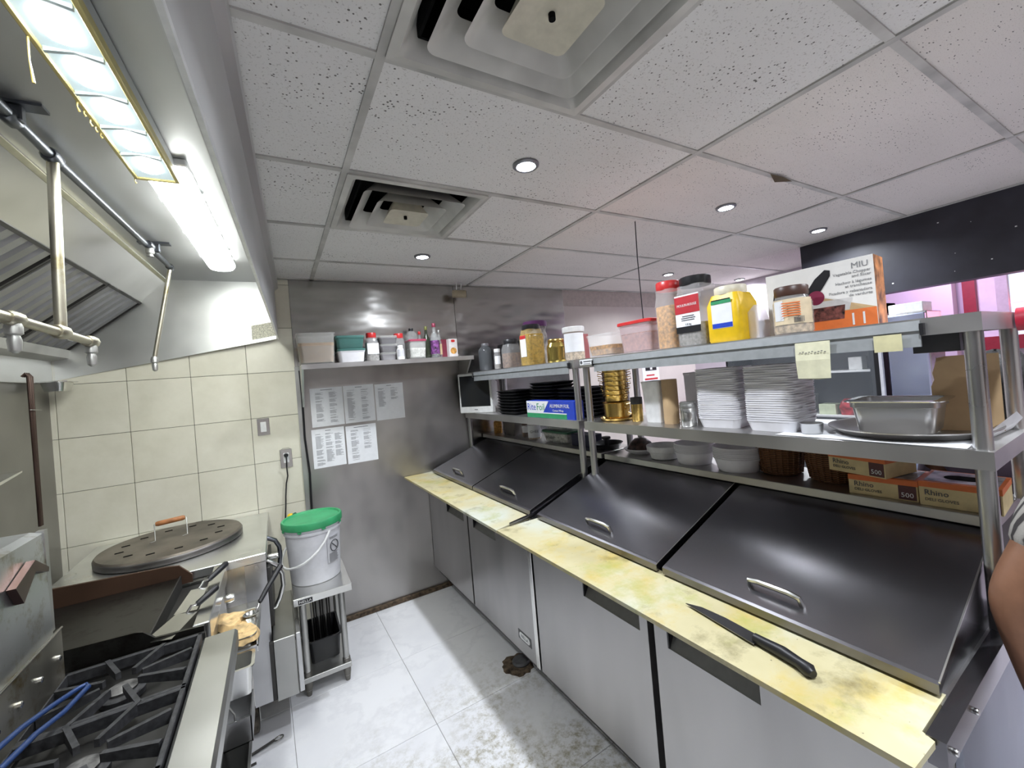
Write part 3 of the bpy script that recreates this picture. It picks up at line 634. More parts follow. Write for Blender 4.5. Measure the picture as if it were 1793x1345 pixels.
# chopper box: front face turned slightly
cb = thing('appliance_box', 'printed vegetable chopper carton on the top shelf', 'box', (1.655, .672, ZT), 'C', rz=.10)
part('carton', MB().box(-.05, .05, -.16, .15, 0, .222, .001), plain('carton_white', (.78, .76, .72), .5, var=.02), cb)
part('side_print', MB().box(-.0505, .0505, -.1612, -.1598, .001, .221), plain('food_photo', (.42, .17, .06), .5, 0, .8, 22), cb)
part('table_print', MB().box(-.0512, -.0498, -.158, .12, .002, .06), ORANGE, cb)
part('board_print', MB().prism([(-.158, .06), (-.02, .112), (.10, .085), (.12, .06)], 'x', -.0511, -.0499), plain('tan_print', (.55, .38, .2), .5), cb)
part('onion_print', MB().lathe([(.0, -.001), (.024, -.0005), (.024, .0005)], 20), plain('onion_red', (.2, .015, .05), .5), cb).matrix_local = Matrix.Translation((-.0515, -.002, .115)) @ Matrix.Rotation(-PI/2, 4, 'Y')
part('slicer_print', MB().prism([(.052, .092), (.047, .108), (-.002, .178), (-.032, .203), (-.047, .198), (-.046, .18), (-.02, .14), (.012, .098)], 'x', -.0518, -.0512), BLACK, cb)
part('slicer_print', MB().prism([(.13, .13), (.125, .16), (.11, .175), (.085, .175), (.075, .16), (.07, .13)], 'x', -.0518, -.0512), BLACK, cb)
part('tray_print', MB().prism([(.04, .062), (.045, .10), (-.10, .10), (-.09, .062)], 'x', -.0516, -.0511), plain('pale_print', (.62, .6, .58), .5), cb)
part('tray_print', MB().prism([(.02, .035), (.025, .08), (-.08, .08), (-.075, .035)], 'x', -.0519, -.0516), plain('dark_food_print', (.16, .05, .04), .5, 0, .7, 60), cb)
txt('MIU', .026, cb, (-.0515, -.125, .198), TX, GREYP); txt('Vegetable Chopper\nand Slicer', .0125, cb, (-.0515, -.152, .172), TX, GREYP, 'RIGHT'); txt('Hachoir à légumes\net trancheuse', .0125, cb, (-.0515, -.152, .142), TX, GREYP, 'RIGHT')
txt('Picadora y rebanadora\nde verduras', .0125, cb, (-.0515, -.152, .113), TX, GREYP, 'RIGHT'); txt('11', .055, cb, (-.0525, -.112, .028), TX, WHITE)
solo('tape_roll', 'red and white tape roll at the shelf end', 'tape roll', MB().tube([(0, .0, 0), (0, .03, 0)], .032, 20), plain('tape_red', (.5, .02, .05), .4), (1.80, .228, 1.712), 'C')
# --- top shelf of the far overshelf
jar('jug', 'grey translucent jug at the far end of the top shelf', 'jug', 1.60, 3.12, ZT, .06, .23, GREYP, .02, .03, .5, body=clear('grey_translucent', (.16, .17, .18), .75), food=FOODS['dark'], fill=.6)
jar('small_jar', 'little white-capped jar in front of the brown jar', 'jar', 1.53, 2.79, ZT, .028, .155, WHITE, .024, .024, body=CLEAR, food=FOODS['grey'], fill=.8, lab=(.25, .65, .8, PAPER))
jar('spice_jar', 'wide clear jar of brown spice with black cap', 'jar', 1.60, 2.70, ZT, .062, .215, BLACK, .035, .052, body=CLEAR, food=FOODS['brown'], fill=.7, sq=.5, rz=0)
jar('yogurt_tub', 'purple-lidded tub standing behind the golden jar', 'tub', 1.78, 2.62, ZT, .085, .335, PURPLE, .04, .088, 1, body=plain('printed_tub', (.45, .42, .38), .5, 0, .6, 14))
gj = jar('spice_jar', 'large golden jar with black cap and white label', 'jar', 1.57, 2.365, ZT, .070, .275, BLACK, .032, .06, body=clear('amber_clear', (.75, .55, .2), .4), food=FOODS['gold'], fill=.98, sq=.5, lab=(.22, .74, .5, PAPER), rz=0)
part('label_band', MB().box(-.0725, -.071, -.034, .034, .18, .203), RED, gj)
jar('pickle_jar', 'shiny gold wrapped jar between golden and white-capped jars', 'jar', 1.60, 2.135, ZT, .062, .15, BRASS, .02, .05, body=steel('gold_foil', (.6, .47, .14), .2, .6), rings=5)
jar('vitamin_jar', 'white-capped jar with large white label at the rail joint', 'jar', 1.58, 1.93, ZT, .06, .198, WHITE, .03, .064, 1, body=CLEAR, food=FOODS['cream'], fill=.9, lab=(.25, .8, 1.2, PAPER))
solo('carton', 'dark flat carton behind the jug and brown jar', 'box', MB().box(-.05, .05, -.19, .19, 0, .215, .002), BLACK, (1.80, 2.99, ZT), 'C')
solo('carton', 'small dusty red carton behind the white-capped jar', 'box', MB().box(-.04, .04, -.06, .06, 0, .17, .002), plain('dusty_red', (.35, .1, .1), .6), (1.76, 2.11, ZT), 'C')
# --- middle shelf of the far overshelf
mo = thing('monitor', 'white order monitor with a black screen, tilted on the shelf end', 'monitor', (1.475, 3.10, ZM), 'C', rz=.50)
part('case', MB().box(-.02, .02, -.165, .165, .0, .325, .006).prism([(.02, .03), (.02, .30), (.12, .24), (.12, .06)], 'y', -.13, .13), plain('monitor_white', (.70, .70, .68), .45), mo)
part('screen', MB().box(-.0225, -.019, -.145, .145, .055, .305, .001), plain('black_screen', (.008, .009, .011), .15), mo)
part('side_bezel', MB().box(-.0218, .0, -.1655, -.146, .01, .315), plain('monitor_white'  , (.7, .7, .68), .45), mo); part('maker_mark', MB().box(-.0212, -.0195, -.016, .016, .026, .031), INK, mo)
part('foot', MB().box(-.01, .06, -.05, .05, -.0005+.012, .0), GREYP, mo) if False else None
bm_ = MB().loft([(0, 0, .085, .115, .02, 0), (0, 0, .10, .13, .02, .016), (0, 0, .105, .135, .02, .018), (0, 0, .105, .135, .02, .021), (0, 0, .10, .13, .02, .021), (0, 0, .085, .115, .02, .006)], True, True, 3).mesh('takeout_tray'); bm_.materials.append(BLACK)
for col, (aa, bb, n) in enumerate(((1.585, 2.64, 8), (1.66, 2.30, 10), (1.66, 1.98, 8))):
    for k in range(n):
        tag(part('takeout_tray', bm_, BLACK, None), ['black plastic takeout tray in the stack beside the monitor', 'black plastic takeout tray in the stack behind the foil box', 'black plastic takeout tray in the stack by the shelf posts'][col], 'tray', ['trays beside the monitor', 'trays behind the foil box', 'trays by the posts'][col])
        q = COL.objects[-1]; q.location = fr_pt('C', (aa, bb, ZM+k*.0215)); q.rotation_euler = (0, 0, .022+.02*math.sin(k*3+col))
fo = thing('foil_box', 'long blue, white and green aluminium foil box', 'box', (1.50, 2.10, ZM), 'C')
part('carton', MB().box(-.035, .035, -.26, .23, 0, .105, .001), BLUE, fo)
part('white_panel', MB().prism([(.229, .034), (.229, .104), (-.02, .104), (.045, .034)], 'x', -.0362, -.0348), PAPER, fo); part('green_band', MB().box(-.0363, -.0348, -.19, .2295, .001, .028), GREENP, fo); part('white_line', MB().box(-.0362, -.0348, -.19, .2295, .028, .034), PAPER, fo)
txt('Rite', .062, fo, (-.0366, .172, .066), TX, BLUE, sx=1.0); txt('Foil', .062, fo, (-.0366, .07, .066), TX, GREENP, sx=1.0); txt('ALUMINUM FOIL', .03, fo, (-.0366, -.125, .075), TX, WHITE, sx=.85); txt('Contact Wrap', .018, fo, (-.0366, -.11, .048), TX, WHITE)
# --- middle shelf of the near overshelf
bp = thing('brass_pot', 'lowest big brass pot on its plate, under the stacked brass bowls', 'pot', (1.575, 1.62, ZM), 'C')
part('plate', MB().lathe([(.0, .004), (.085, .004), (.092, .014), (.088, .014), (.08, .001), (.0, .0)], 28), BRASS, bp)
part('pot_body', MB().lathe([(.055, .006), (.066, .014), (.07, .09), (.074, .094), (.07, .094), (.062, .02), (.0, .016)], 28), BRASS, bp)
for s_ in (-1, 1): part('pot_handle', MB().tube([(0, s_*.068, .075), (0, s_*.09, .078), (.0, s_*.094, .07), (0, s_*.088, .06), (0, s_*.068, .058)], .003, 6), BRASS, bp)
kb_ = MB().lathe([(.045, 0), (.06, .006), (.064, .034), (.066, .036), (.061, .034), (.05, .008), (.0, .006)], 26).mesh('bowl'); kb_.materials.append(BRASS)
hb_ = MB().tube([(0, .062, .028), (0, .084, .032), (0, .086, .02), (0, .064, .014)], .0026, 6).mesh('bowl_handle'); hb_.materials.append(BRASS)
for k in range(7):
    q = thing('brass_bowl', 'handled brass serving bowl in the tall stack on the brass pot', 'bowl', (1.575, 1.62, ZM+.095+k*.024), 'C', rz=.15*k, group='stacked brass serving bowls')
    part('bowl_body', kb_, BRASS, q); part('bowl_handle', hb_, BRASS, q); part('bowl_handle', hb_, BRASS, q).rotation_euler = (0, 0, PI)
q = thing('brass_mug', 'small brass mug with dark rim beside the brass pot', 'mug', (1.57, 1.475, ZM), 'C')
part('mug_body', MB().lathe([(.026, 0), (.028, .004), (.029, .085), (.027, .085), (.025, .006), (0, .005)], 20), BRASS, q); part('rim_band', MB().lathe([(.0295, .085), (.0298, .118), (.027, .118), (.027, .085)], 20), BLACKST, q)
part('mug_handle', MB().tube([(-.01, .027, .09), (-.014, .05, .085), (-.014, .05, .045), (-.01, .027, .035)], .0035, 6), BRASS, q)
tub('paper_carton', 'white cup-shaped carton beside the brown paper roll', 'carton', 1.59, 1.36, ZM, .05, .055, .195, WHITE, None, taper=.8)
q = thing('paper_roll', 'upright brown paper roll behind the metal shaker', 'paper roll', (1.565, 1.265, ZM), 'C'); part('roll', MB().lathe([(.012, 0), (.034, 0), (.034, .2), (.012, .2)], 20), CARD, q); part('core', MB().lathe([(.0121, .0), (.0121, .2), (.009, .2), (.009, 0)], 14, caps=False), CREAM, q)
q = thing('shaker', 'small aluminium shaker with ribbed lid', 'shaker', (1.53, 1.15, ZM), 'C'); part('shaker_body', MB().lathe([(.032, 0), (.034, .004), (.033, .078), (.030, .082)], 22), STB, q); part('shaker_lid', MB().lathe([(.035, .078), (.035, .09), (.033, .094), (.033, .1), (.028, .104), (0, .104)], 22), STG, q)
tub('white_tub', 'plain white square tub behind the shaker', 'food container', 1.76, 1.24, ZM, .055, .06, .22, FOAM, None, taper=.93)
def cstack(label, grp, a, b, n, hx, hy, rz):
    me = MB().loft([(0, 0, hx*.86, hy*.86, .02, 0), (0, 0, hx*.98, hy*.98, .022, .036), (0, 0, hx, hy, .024, .037), (0, 0, hx, hy, .024, .040), (0, 0, hx*.97, hy*.97, .022, .040), (0, 0, hx*.85, hy*.85, .02, .004)], True, True, 4).mesh('takeout_box'); me.materials.append(clear('takeout_plastic', (.93, .92, .95), .93, .3))
    for k in range(n):
        o_ = tag(part('takeout_box', me, None, None), label, 'takeout box', grp); o_.location = fr_pt('C', (a, b, ZM+k*.0082)); o_.rotation_euler = (0, 0, .022+rz+.03*math.sin(k*1.9))
cstack('translucent takeout box in the left tall stack', 'left stack of takeout boxes', 1.60, 1.02, 25, .085, .085, .1)
cstack('translucent takeout box in the right tall stack', 'right stack of takeout boxes', 1.60, .81, 25, .088, .088, 0)
solo('steel_cup', 'tiny steel condiment cup beside the takeout stacks', 'cup', MB().lathe([(.026, 0), (.03, .003), (.033, .034), (.035, .036), (.032, .036), (.026, .006), (0, .005)], 22), ST, (1.54, .685, ZM), 'C')
solo('paper_sheet', 'white paper liner under the round tray', 'paper', MB().add([(-.19, -.22, 0), (.19, -.24, 0), (.21, .22, .0), (-.185, .24, 0), (.19, -.26, .03), (.1, -.262, .06)], [(0, 1, 2, 3), (0, 5, 4, 1)]), PAPER, (1.655, .53, ZM+.0008), 'C')
q = thing('round_tray', 'large round steel serving tray under the pan', 'tray', (1.665, .475, ZM+.003), 'C')
part('tray_body', MB().lathe([(.0, .0), (.165, .0), (.19, .018), (.197, .02), (.198, .024), (.186, .021), (.163, .004), (.0, .004)], 40), steel('tray_steel', (.42, .40, .38), .35, .3), q)
q = thing('steam_pan', 'deep stainless steam pan sitting on the round tray', 'pan', (1.60, .475, ZM+.0085), 'C', rz=.08)
part('pan_body', MB().loft([(0, 0, .062, .068, .02, 0), (0, 0, .07, .085, .022, .012), (0, 0, .078, .095, .024, .082), (0, 0, .083, .1, .026, .084), (0, 0, .083, .1, .026, .1), (0, 0, .076, .093, .024, .1), (0, 0, .066, .08, .02, .008)], True, True), ST, q)
part('pan_rim', MB().loft([(0, 0, .094, .112, .03, .1), (0, 0, .095, .113, .03, .103), (0, 0, .076, .093, .024, .104), (0, 0, .076, .093, .024, .1), (0, 0, .094, .112, .03, .1)], False, False), STB, q)
cz = MB(); prof = [(.072, 0), (.074, .13), (.066, .15), (.069, .17), (.063, .19), (.058, .214), (.04, .218), (-.066, .218), (-.066, 0)]
cz.prism(prof, 'x', -.004, .004); solo('card_sleeve', 'torn-edged brown cardboard sleeve behind the near post', 'cardboard', cz, CARD, (1.72, .352, ZM+.0075), 'C', rz=.35)
# --- low ledge behind the lids, near unit
q = thing('serving_dish', 'shallow white dish holding a dark brown heap on the ledge', 'dish', (1.73, 1.62, ZL), 'C'); part('dish', MB().lathe([(.05, 0), (.085, .02), (.092, .03), (.088, .031), (.08, .022), (0, .006)], 26), WHITE, q); part('heap', MB().lathe([(.075, .02), (.07, .035), (.055, .06), (.03, .08), (0, .085)], 14), plain('brown_heap', (.07, .035, .03), .35, 0, .6, 50, bumpy=.6), q)
solo('bowl', 'low white bowl between the dish and foam bowl stack', 'bowl', MB().lathe([(.055, 0), (.066, .004), (.074, .035), (.083, .04), (.086, .066), (.082, .068), (.07, .04), (0, .008)], 28), WHITE, (1.70, 1.44, ZL), 'C')
def fstack(label, grp, a, b, r, n, d):
    me = MB().lathe([(r*.82, 0), (r*.86, .004), (r, .052), (r*1.045, .053), (r*1.045, .058), (r*.98, .057), (r*.83, .008), (0, .007)], 30).mesh('foam_bowl'); me.materials.append(FOAM)
    for k in range(n): o_ = tag(part('foam_bowl', me, FOAM, None), label, 'bowl', grp); o_.location = fr_pt('C', (a, b, ZL+k*d))
fstack('white foam bowl in the left stack on the ledge', 'left foam bowl stack', 1.70, 1.265, .085, 6, .0075)
fstack('white foam bowl in the right stack beside the baskets', 'right foam bowl stack', 1.70, 1.05, .094, 7, .0075)
def basket(label, a, b, r, h):
    q = thing('wicker_basket', label, 'basket', (a, b, ZL), 'C'); part('weave', MB().lathe([(r*.8, 0), (r*.86, .004), (r*.98, h*.55), (r, h-.012), (r*.94, h-.012), (r*.8, .012), (0, .01)], 30), WICKER, q)
    part('braided_rim', MB().tube([(r*.97*math.cos(k*PI/14), r*.97*math.sin(k*PI/14), h-.01+.003*(k % 2)) for k in range(28)], .009, 7, True), WICKER, q)
    for k in range(24):
        an_ = k*PI/12; part('stake', MB().tube([(r*.88*math.cos(an_), r*.88*math.sin(an_), .006), (r*.995*math.cos(an_), r*.995*math.sin(an_), h*.55), (r*1.01*math.cos(an_), r*1.01*math.sin(an_), h-.01)], .0035, 5), WICKER, q)
basket('brown wicker basket next to the foam bowls', 1.755, .905, .082, .125); basket('brown wicker basket next to the glove boxes', 1.76, .722, .084, .125)
def gbox(label, a, b, z, rz, hole, hx=.075, hy=.085, h=.062):
    q = thing('glove_box', label, 'box', (a, b, z), 'C', rz); part('carton', MB().box(-hx, hx, -hy, hy, 0, h, .001), CREAM, q)
    part('red_band', MB().box(-hx-.0006, hx+.0006, -hy-.0006, hy+.0006, h-.016, h+.0005), ORANGE, q); part('top_print', MB().box(-hx*.8, hx*.9, -hy*.9, hy*.9, h+.0003, h+.0011), plain('grey_print', (.45, .42, .45), .4, 0, .5, 20), q)
    part('opening', MB().loft([(0, 0, hx*.35, hy*.5, hx*.34, h+.0008), (0, 0, hx*.35, hy*.5, hx*.34, h+.0018)]), DARK if hole else clear('glove_film', (.8, .78, .85), .8), q)
    part('count_patch', MB().box(-hx-.0014, -hx, -hy+.004, -hy+.045, .004, h-.016), plain('dark_patch', (.1, .03, .03), .5), q)
    txt('Rhino', .022, q, (-hx-.0014, .045, h*.55), TX, INK); txt('DELI GLOVES', .012, q, (-hx-.0014, .035, h*.27), TX, INK); txt('500', .02, q, (-hx-.002, -hy+.0245, h*.28), TX, WHITE)
    return q
gbox('disposable glove box under another box on the ledge', 1.70, .545, ZL, .06, False); gbox('disposable glove box resting askew on top of another', 1.69, .585, ZL+.0655, -.22, False); gbox('disposable glove box with open oval top beside the post', 1.70, .372, ZL, .05, True, .078, .082, .07)
# --- low ledge, far unit
gh = jar('ghee_jar', 'white-labelled ghee jar on the far ledge', 'jar', 1.68, 2.60, ZL, .048, .135, STG, .022, .047, 1, body=CLEAR, food=FOODS['cream'], fill=.95, lab=(.12, .78, 1.3, PAPER, ('GHEE', .45, .026, INK)))
jar('small_jar', 'small dark-capped jar left of the ghee jar', 'jar', 1.71, 2.76, ZL, .035, .12, BROWN, .025, .034, 1, body=CLEAR, food=FOODS['brown'], fill=.9, lab=(.3, .7, 1, PAPER))
tl = tub('food_tub', 'clear tub with dark green lid on the far ledge', 'food container', 1.72, 2.31, ZL, .075, .14, .085, FROST, FOODS['white'], .75, plain('dark_green_lid', (.02, .12, .06), .4)); txt('NATURAL', .022, tl, (-.0735, .05, .035), TX, INK)
tub('food_tub', 'small clear tub stacked on the dark green lid', 'food container', 1.72, 2.33, ZL+.0865, .06, .1, .05, FROST, None)
tub('food_tub', 'dark translucent tub left of the small jars', 'food container', 1.74, 2.98, ZL, .07, .1, .14, clear('smoke_plastic', (.18, .16, .15), .8), FOODS['brown'], .6)
jar('spice_bag', 'orange pouch of spice at the wall end of the ledge', 'pouch', 1.70, 3.20, ZL, .035, .12, CARD, .01, .02, .4, body=FOODS['orange'], sq=.5)
solo('carton', 'dark navy carton right of the green-lidded tub', 'box', MB().box(-.05, .05, -.09, .09, 0, .075, .002), plain('navy_card', (.015, .018, .05), .6), (1.72, 2.06, ZL), 'C')
q = thing('frying_pan', 'black frying pan lid leaning behind the shelf posts', 'pan', (1.72, 1.88, ZL), 'C', rz=.4); part('pan_body', MB().lathe([(.07, 0), (.095, .035), (.098, .036), (.092, .033), (.068, .004), (0, .004)], 28), BLACK, q); part('knob', MB().lathe([(.01, .004), (.01, .05), (.028, .058), (.026, .07), (0, .074)], 16), BLACK, q)
#==CUT4==
# ================================================================== BACK WALL: shelf, goods, papers, switches
ws = thing('wall_shelf', 'narrow stainless wall shelf above the menu sheets', 'shelf', (.75, 3.35, 1.86))
part('shelf_plate', MB().box(-.592, .625, -.30, 0, 0, .004).box(-.592, .625, -.30, -.296, -.028, 0).box(-.592, .625, -.004, 0, .004, .04), SHELF, ws)
for x in (-.585, .617): part('bracket', MB().prism([(-.28, 0), (0, 0), (0, -.28), (-.02, -.28)], 'x', x-.006, x+.006), STG, ws)
W = dict(fr='W', rz=PI/2)
tub('food_tub', 'large cloudy tub of tan flour at the left end of the wall shelf', 'food container', .262, 3.19, ZW, .118, .1, .21, FROST, plain('tan_flour', (.55, .36, .2), .9), .68, fr='W')
tub('food_tub', 'lower white filled tub under a teal-lidded tub', 'food container', .478, 3.18, ZW, .09, .085, .095, FOAM, None, .9, TEALP, fr='W')
tub('food_tub', 'upper teal-lidded tub stacked on the white filled tub', 'food container', .472, 3.18, ZW+.096, .095, .09, .09, TEALP, None, .6, TEALP, fr='W')
jar('spice_jar', 'red-capped spice jar beside the teal tubs', 'jar', .628, 3.17, ZW, .044, .208, RED, .035, .034, body=CLEAR, food=FOODS['grey'], fill=.9, lab=(.25, .62, .9, PAPER), sq=.6, **W)
for k, lb in enumerate(('bottom', 'middle', 'top')):
    tub('food_tub', lb+' grey translucent tub in the stack of three', 'food container', .742, 3.2, ZW+k*.062, .064, .07, .06, clear('grey_tub', (.28, .27, .28), .8), FOODS['grey'], .7, FROST, fr='W')
jar('spice_jar', 'red-capped jar behind the small white bottle', 'jar', .838, 3.22, ZW, .04, .205, RED, .035, .034, body=CLEAR, food=FOODS['dark'], fill=.8, sq=.5, **W)
jar('pill_bottle', 'small white bottle with printed label on the wall shelf', 'bottle', .815, 3.11, ZW, .028, .105, WHITE, .02, .02, body=WHITE, lab=(.2, .7, 1, plain('grey_label', (.5, .5, .52), .6)), **W)
jar('bottle', 'clear square bottle with black cap behind the maroon lid', 'bottle', .953, 3.27, ZW, .042, .25, BLACK, .02, .018, .5, body=GLASS, sq=.4, **W)
tub('food_tub', 'white filled tub with maroon lid on the wall shelf', 'food container', .945, 3.15, ZW, .066, .07, .145, FROST, FOODS['white'], .55, MAROON, fr='W')
def bottle(label, x, y, r, h, body, cap, lab=None):
    t = thing('sauce_bottle', label, 'bottle', (x, y, ZW), 'W', PI/2)
    part('bottle_body', MB().lathe([(r*.9, 0), (r, .006), (r, h*.55), (r*.8, h*.64), (r*.38, h*.76), (r*.36, h*.9)], 20), body, t)
    part('cap', MB().lathe([(r*.42, h*.89), (r*.44, h*.9), (r*.44, h-.003), (r*.38, h)], 14), cap, t)
    if lab: part('paper_label', MB().lathe([(r*1.02, h*.12), (r*1.02, h*.5)], 16), lab, t)
bottle('small red-capped bottle behind the maroon lid', 1.018, 3.27, .026, .225, GLASS, RED)
bottle('dark glass bottle with a green cap', 1.05, 3.2, .028, .255, clear('dark_green_glass', (.04, .05, .03), .85), plain('olive_cap', (.18, .19, .05), .4))
bottle('clear bottle with purple label and red cap', 1.106, 3.17, .034, .275, GLASS, MAROON, plain('purple_label', (.25, .08, .28), .5, 0, .6, 40))
bottle('slim bottle with cream label beside the purple one', 1.157, 3.21, .024, .225, GLASS, STG, plain('tan_label', (.55, .42, .25), .5))
solo('carton', 'narrow dark red carton on the wall shelf', 'box', MB().box(-.024, .024, -.05, .05, 0, .148, .001), plain('wine_card', (.18, .02, .04), .6), (1.186, 3.24, ZW))
q = thing('carton', 'white spice carton with red emblem at the shelf end', 'box', (1.245, 3.17, ZW)); part('carton_body', MB().box(-.036, .036, -.03, .03, 0, .145, .001), plain('pale_card', (.68, .64, .62), .6), q); part('red_emblem', MB().loft([(0, 0, .016, .01, .008, 0), (0, 0, .016, .01, .008, .001)]), RED, q).matrix_local = Matrix.Translation((0, -.03, .128)) @ Matrix.Rotation(PI/2, 4, 'X')
part('dish_print', MB().lathe([(.026, 0), (.026, .001)], 20), FOODS['orange'], q).matrix_local = Matrix.Translation((0, -.03, .05)) @ Matrix.Rotation(PI/2, 4, 'X')
q = thing('security_camera', 'beige bullet camera hanging from the ceiling at the sheet joint', 'camera', (1.36, 3.24, 2.40)); part('camera_body', MB().tube([(-.03, .03, 0), (.06, -.02, -.01), (.07, -.025, -.011)], [.032, .032, .03], 18), plain('beige_plastic', (.42, .36, .25), .5), q); part('lens', MB().tube([(.071, -.0255, -.011), (.073, -.0265, -.011)], .026, 18), BLACK, q)
for x in (-.005, .035): part('strap', MB().tube([(x, .0, .03), (x+.006, .0, .0895)], .004, 6), WHITE, q)
# menu sheets
def sheet(x0, z1, label, head, seed, cols):
    q = thing('menu_sheet', label, 'paper sheet', (x0+.108, 3.3515, z1-.2795)); part('paper', MB().box(-.108, .108, -.0008, 0, 0, .279), PAPER, q)
    rnd = random.Random(seed); m = MB()
    m.box(-.03*head, .03*head, -.0013, -.0007, .262, .266)
    for c_, (xa, n, gap) in enumerate(cols):
        z = .245
        for k in range(n):
            if rnd.random() < .12: z -= .008
            m.box(xa, xa+rnd.uniform(.03, .055), -.0013, -.0007, z-.0016, z); z -= .0042
            if z < .02: break
    part('printed_lines', m, plain('grey_ink', (.2, .2, .22), .8, var=0), q, kind='stuff')
sheet(.211, 1.706, 'menu sheet at the upper left of the group on steel', 1.3, 1, [(-.075, 40, 0), (.015, 40, 0)])
sheet(.433, 1.706, 'menu sheet in the middle of the upper row', .8, 2, [(-.085, 48, 0), (.015, 48, 0)])
sheet(.658, 1.699, 'menu sheet at the upper right, half blank', .6, 3, [(-.085, 32, 0), (.01, 18, 0)])
sheet(.201, 1.411, 'menu sheet at the lower left with three columns', .6, 4, [(-.085, 48, 0), (-.02, 40, 0), (.042, 34, 0)])
sheet(.428, 1.406, 'menu sheet at the lower right with a bold heading', 1.7, 5, [(-.075, 40, 0), (.015, 24, 0)])
q = thing('light_switch', 'steel-plated rocker switch on the tiled wall', 'switch', (-.085, 3.3565, 1.474)); part('plate', MB().box(-.036, .036, -.005, 0, -.058, .058, .002), STB, q); part('rocker', MB().box(-.017, .017, -.009, -.004, -.034, .034, .002), WHITE, q)
q = thing('power_outlet', 'steel outlet plate with a black plug in it', 'outlet', (.034, 3.3565, 1.243)); part('plate', MB().box(-.036, .036, -.005, 0, -.068, .06, .002), STB, q); part('receptacle', MB().box(-.017, .017, -.008, -.004, -.034, .034, .002), WHITE, q); part('cover_loop', MB().tube([(-.025, -.003, .06), (-.02, -.012, .068), (.02, -.012, .068), (.025, -.003, .06)], .002, 6), STB, q)
q = thing('appliance_cable', 'black cable hanging from the plug in the outlet', 'cable', (.034, 3.345, 1.25)); part('plug', MB().tube([(0, .002, .012), (0, -.022, .012)], [.015, .012], 12), BLACK, q)
part('cable', MB().tube([(0, -.02, .012), (.0, -.03, -.02), (-.002, -.012, -.08), (.0, -.006, -.13), (-.012, -.004, -.18), (-.022, -.004, -.27), (-.026, -.002, -.33), (-.038, -.01, -.45)], .0042, 8), BLACK, q)
solo('cable', 'thick black cable running down beside the steel corner trim', 'cable', MB().tube([(0, 0, .98), (.003, 0, .8), (-.001, 0, .5), (.012, 0, .25), (.006, 0, .0), (.0, 0, -.2)], .007, 8), BLACK, (.158, 3.343, .86))
q = thing('gas_valve', 'yellow and green tap handle behind the bucket', 'valve', (.03, 3.25, .86)); part('yellow_knob', MB().lathe([(.012, -.03), (.02, -.02), (.02, .012), (.012, .02)], 12), YEL, q); part('green_knob', MB().tube([(.012, -.0, 0.0), (.03, -.004, .002), (.042, -.004, .0)], [.018, .022, .012], 12), plain('dark_green_plastic', (.02, .14, .07), .4), q); part('pipe', MB().tube([(0, 0, -.03), (0, .09, -.04)], .009, 8), STG, q)
solo('hanging_wire', 'thin dark wire hanging from the ceiling above the red tub', 'wire', MB().tube([(0, 0, 0), (.004, .01, -.2), (.03, .03, -.55)], .003, 6), BLACK, (1.825, 1.68, H))
# ================================================================== TABLE, BUCKET
q = thing('work_table', 'small stainless table beside the tandoor', 'table', (.151, 2.88, 0)); TZ = .575
part('table_top', MB().box(-.148, .148, -.27, .27, TZ-.04, TZ, .002), STB, q)
for x in (-.104, .096):
    for y in (-.19, .2):
        lg = part('leg', MB().tube([(x, y, .03), (x, y, TZ-.04)], .017, 14), STG, q); part('foot', MB().lathe([(.012, 0), (.014, .012), (.02, .05), (.021, .13), (.018, .132)], 14, (x, y)), steel('grimy_foot', (.22, .21, .19), .5, .5), lg)
part('lower_shelf', MB().box(-.13, .12, -.215, .22, .08, .108, .002), STG, q)
bd_ = part('badge', MB().box(-.125, -.055, -.2712, -.2695, TZ-.034, TZ-.01), BLACK, q, 'black nameplate with white lettering'); txt('NELLA', .02, bd_, (-.09, -.2718, TZ-.022), TY, WHITE, sx=1.05)
solo('bin', 'black bin with grey rim on the lower table shelf', 'bin', MB().loft([(0, 0, .075, .12, .02, 0), (0, 0, .085, .14, .02, .13), (0, 0, .092, .147, .02, .131), (0, 0, .092, .147, .02, .138), (0, 0, .082, .137, .02, .138), (0, 0, .072, .118, .02, .01)], True, True), BLACK, (.148, 2.9, .1085))
q = thing('skewer_bundle', 'bundle of dark rods standing in the black bin', 'rods', (.148, 2.92, .122))
for k in range(9): part('rod', MB().tube([(-.05+.012*k, -.02+.01*(k % 3), 0), (-.055+.013*k, .04-.01*(k % 3), .38)], .005, 6), STG if k % 3 == 0 else BLACKST, q)
q = thing('bucket', 'white plastic bucket with green lid on the small table', 'bucket', (.137, 2.86, TZ)); BW = plain('bucket_white', (.68, .68, .71), .4, var=.03)
part('bucket_body', MB().lathe([(.13, 0), (.134, .004), (.149, .285), (.156, .287), (.157, .30), (.150, .302), (.150, .309), (.158, .311), (.158, .325), (.152, .327), (.153, .345)], 44), BW, q)
part('lid', MB().lathe([(.160, .318), (.165, .322), (.166, .352), (.162, .36), (.152, .36), (.147, .351), (.0, .350)], 44), GREEN, q)
for k in range(8):
    a_ = k*PI/4+.3; part('lid_tab', MB().box(-.010, .010, -.003, .003, .31, .32), GREEN, q).matrix_local = Matrix.Rotation(a_, 4, 'Z') @ Matrix.Translation((0, -.1635, 0))
pts = []
for k in range(15):
    u = -1+2*k/14; ang = R(-152)+u*R(92); rr = .160+.016*(1-u*u); pts.append((rr*math.cos(ang), rr*math.sin(ang), .292-.175*(1-u*u)**.9))
part('bail_handle', MB().tube(pts, .0065, 8), WHITE, q)
lbm = MB().lathe([(.1452, .10), (.1515, .25)], 10, a0=R(-66), a1=R(-30)); part('printed_label', lbm, plain('bucket_label', (.56, .56, .58), .5), q)
wg = Vector((math.cos(R(-48)), math.sin(R(-48)), 0)); ring = []
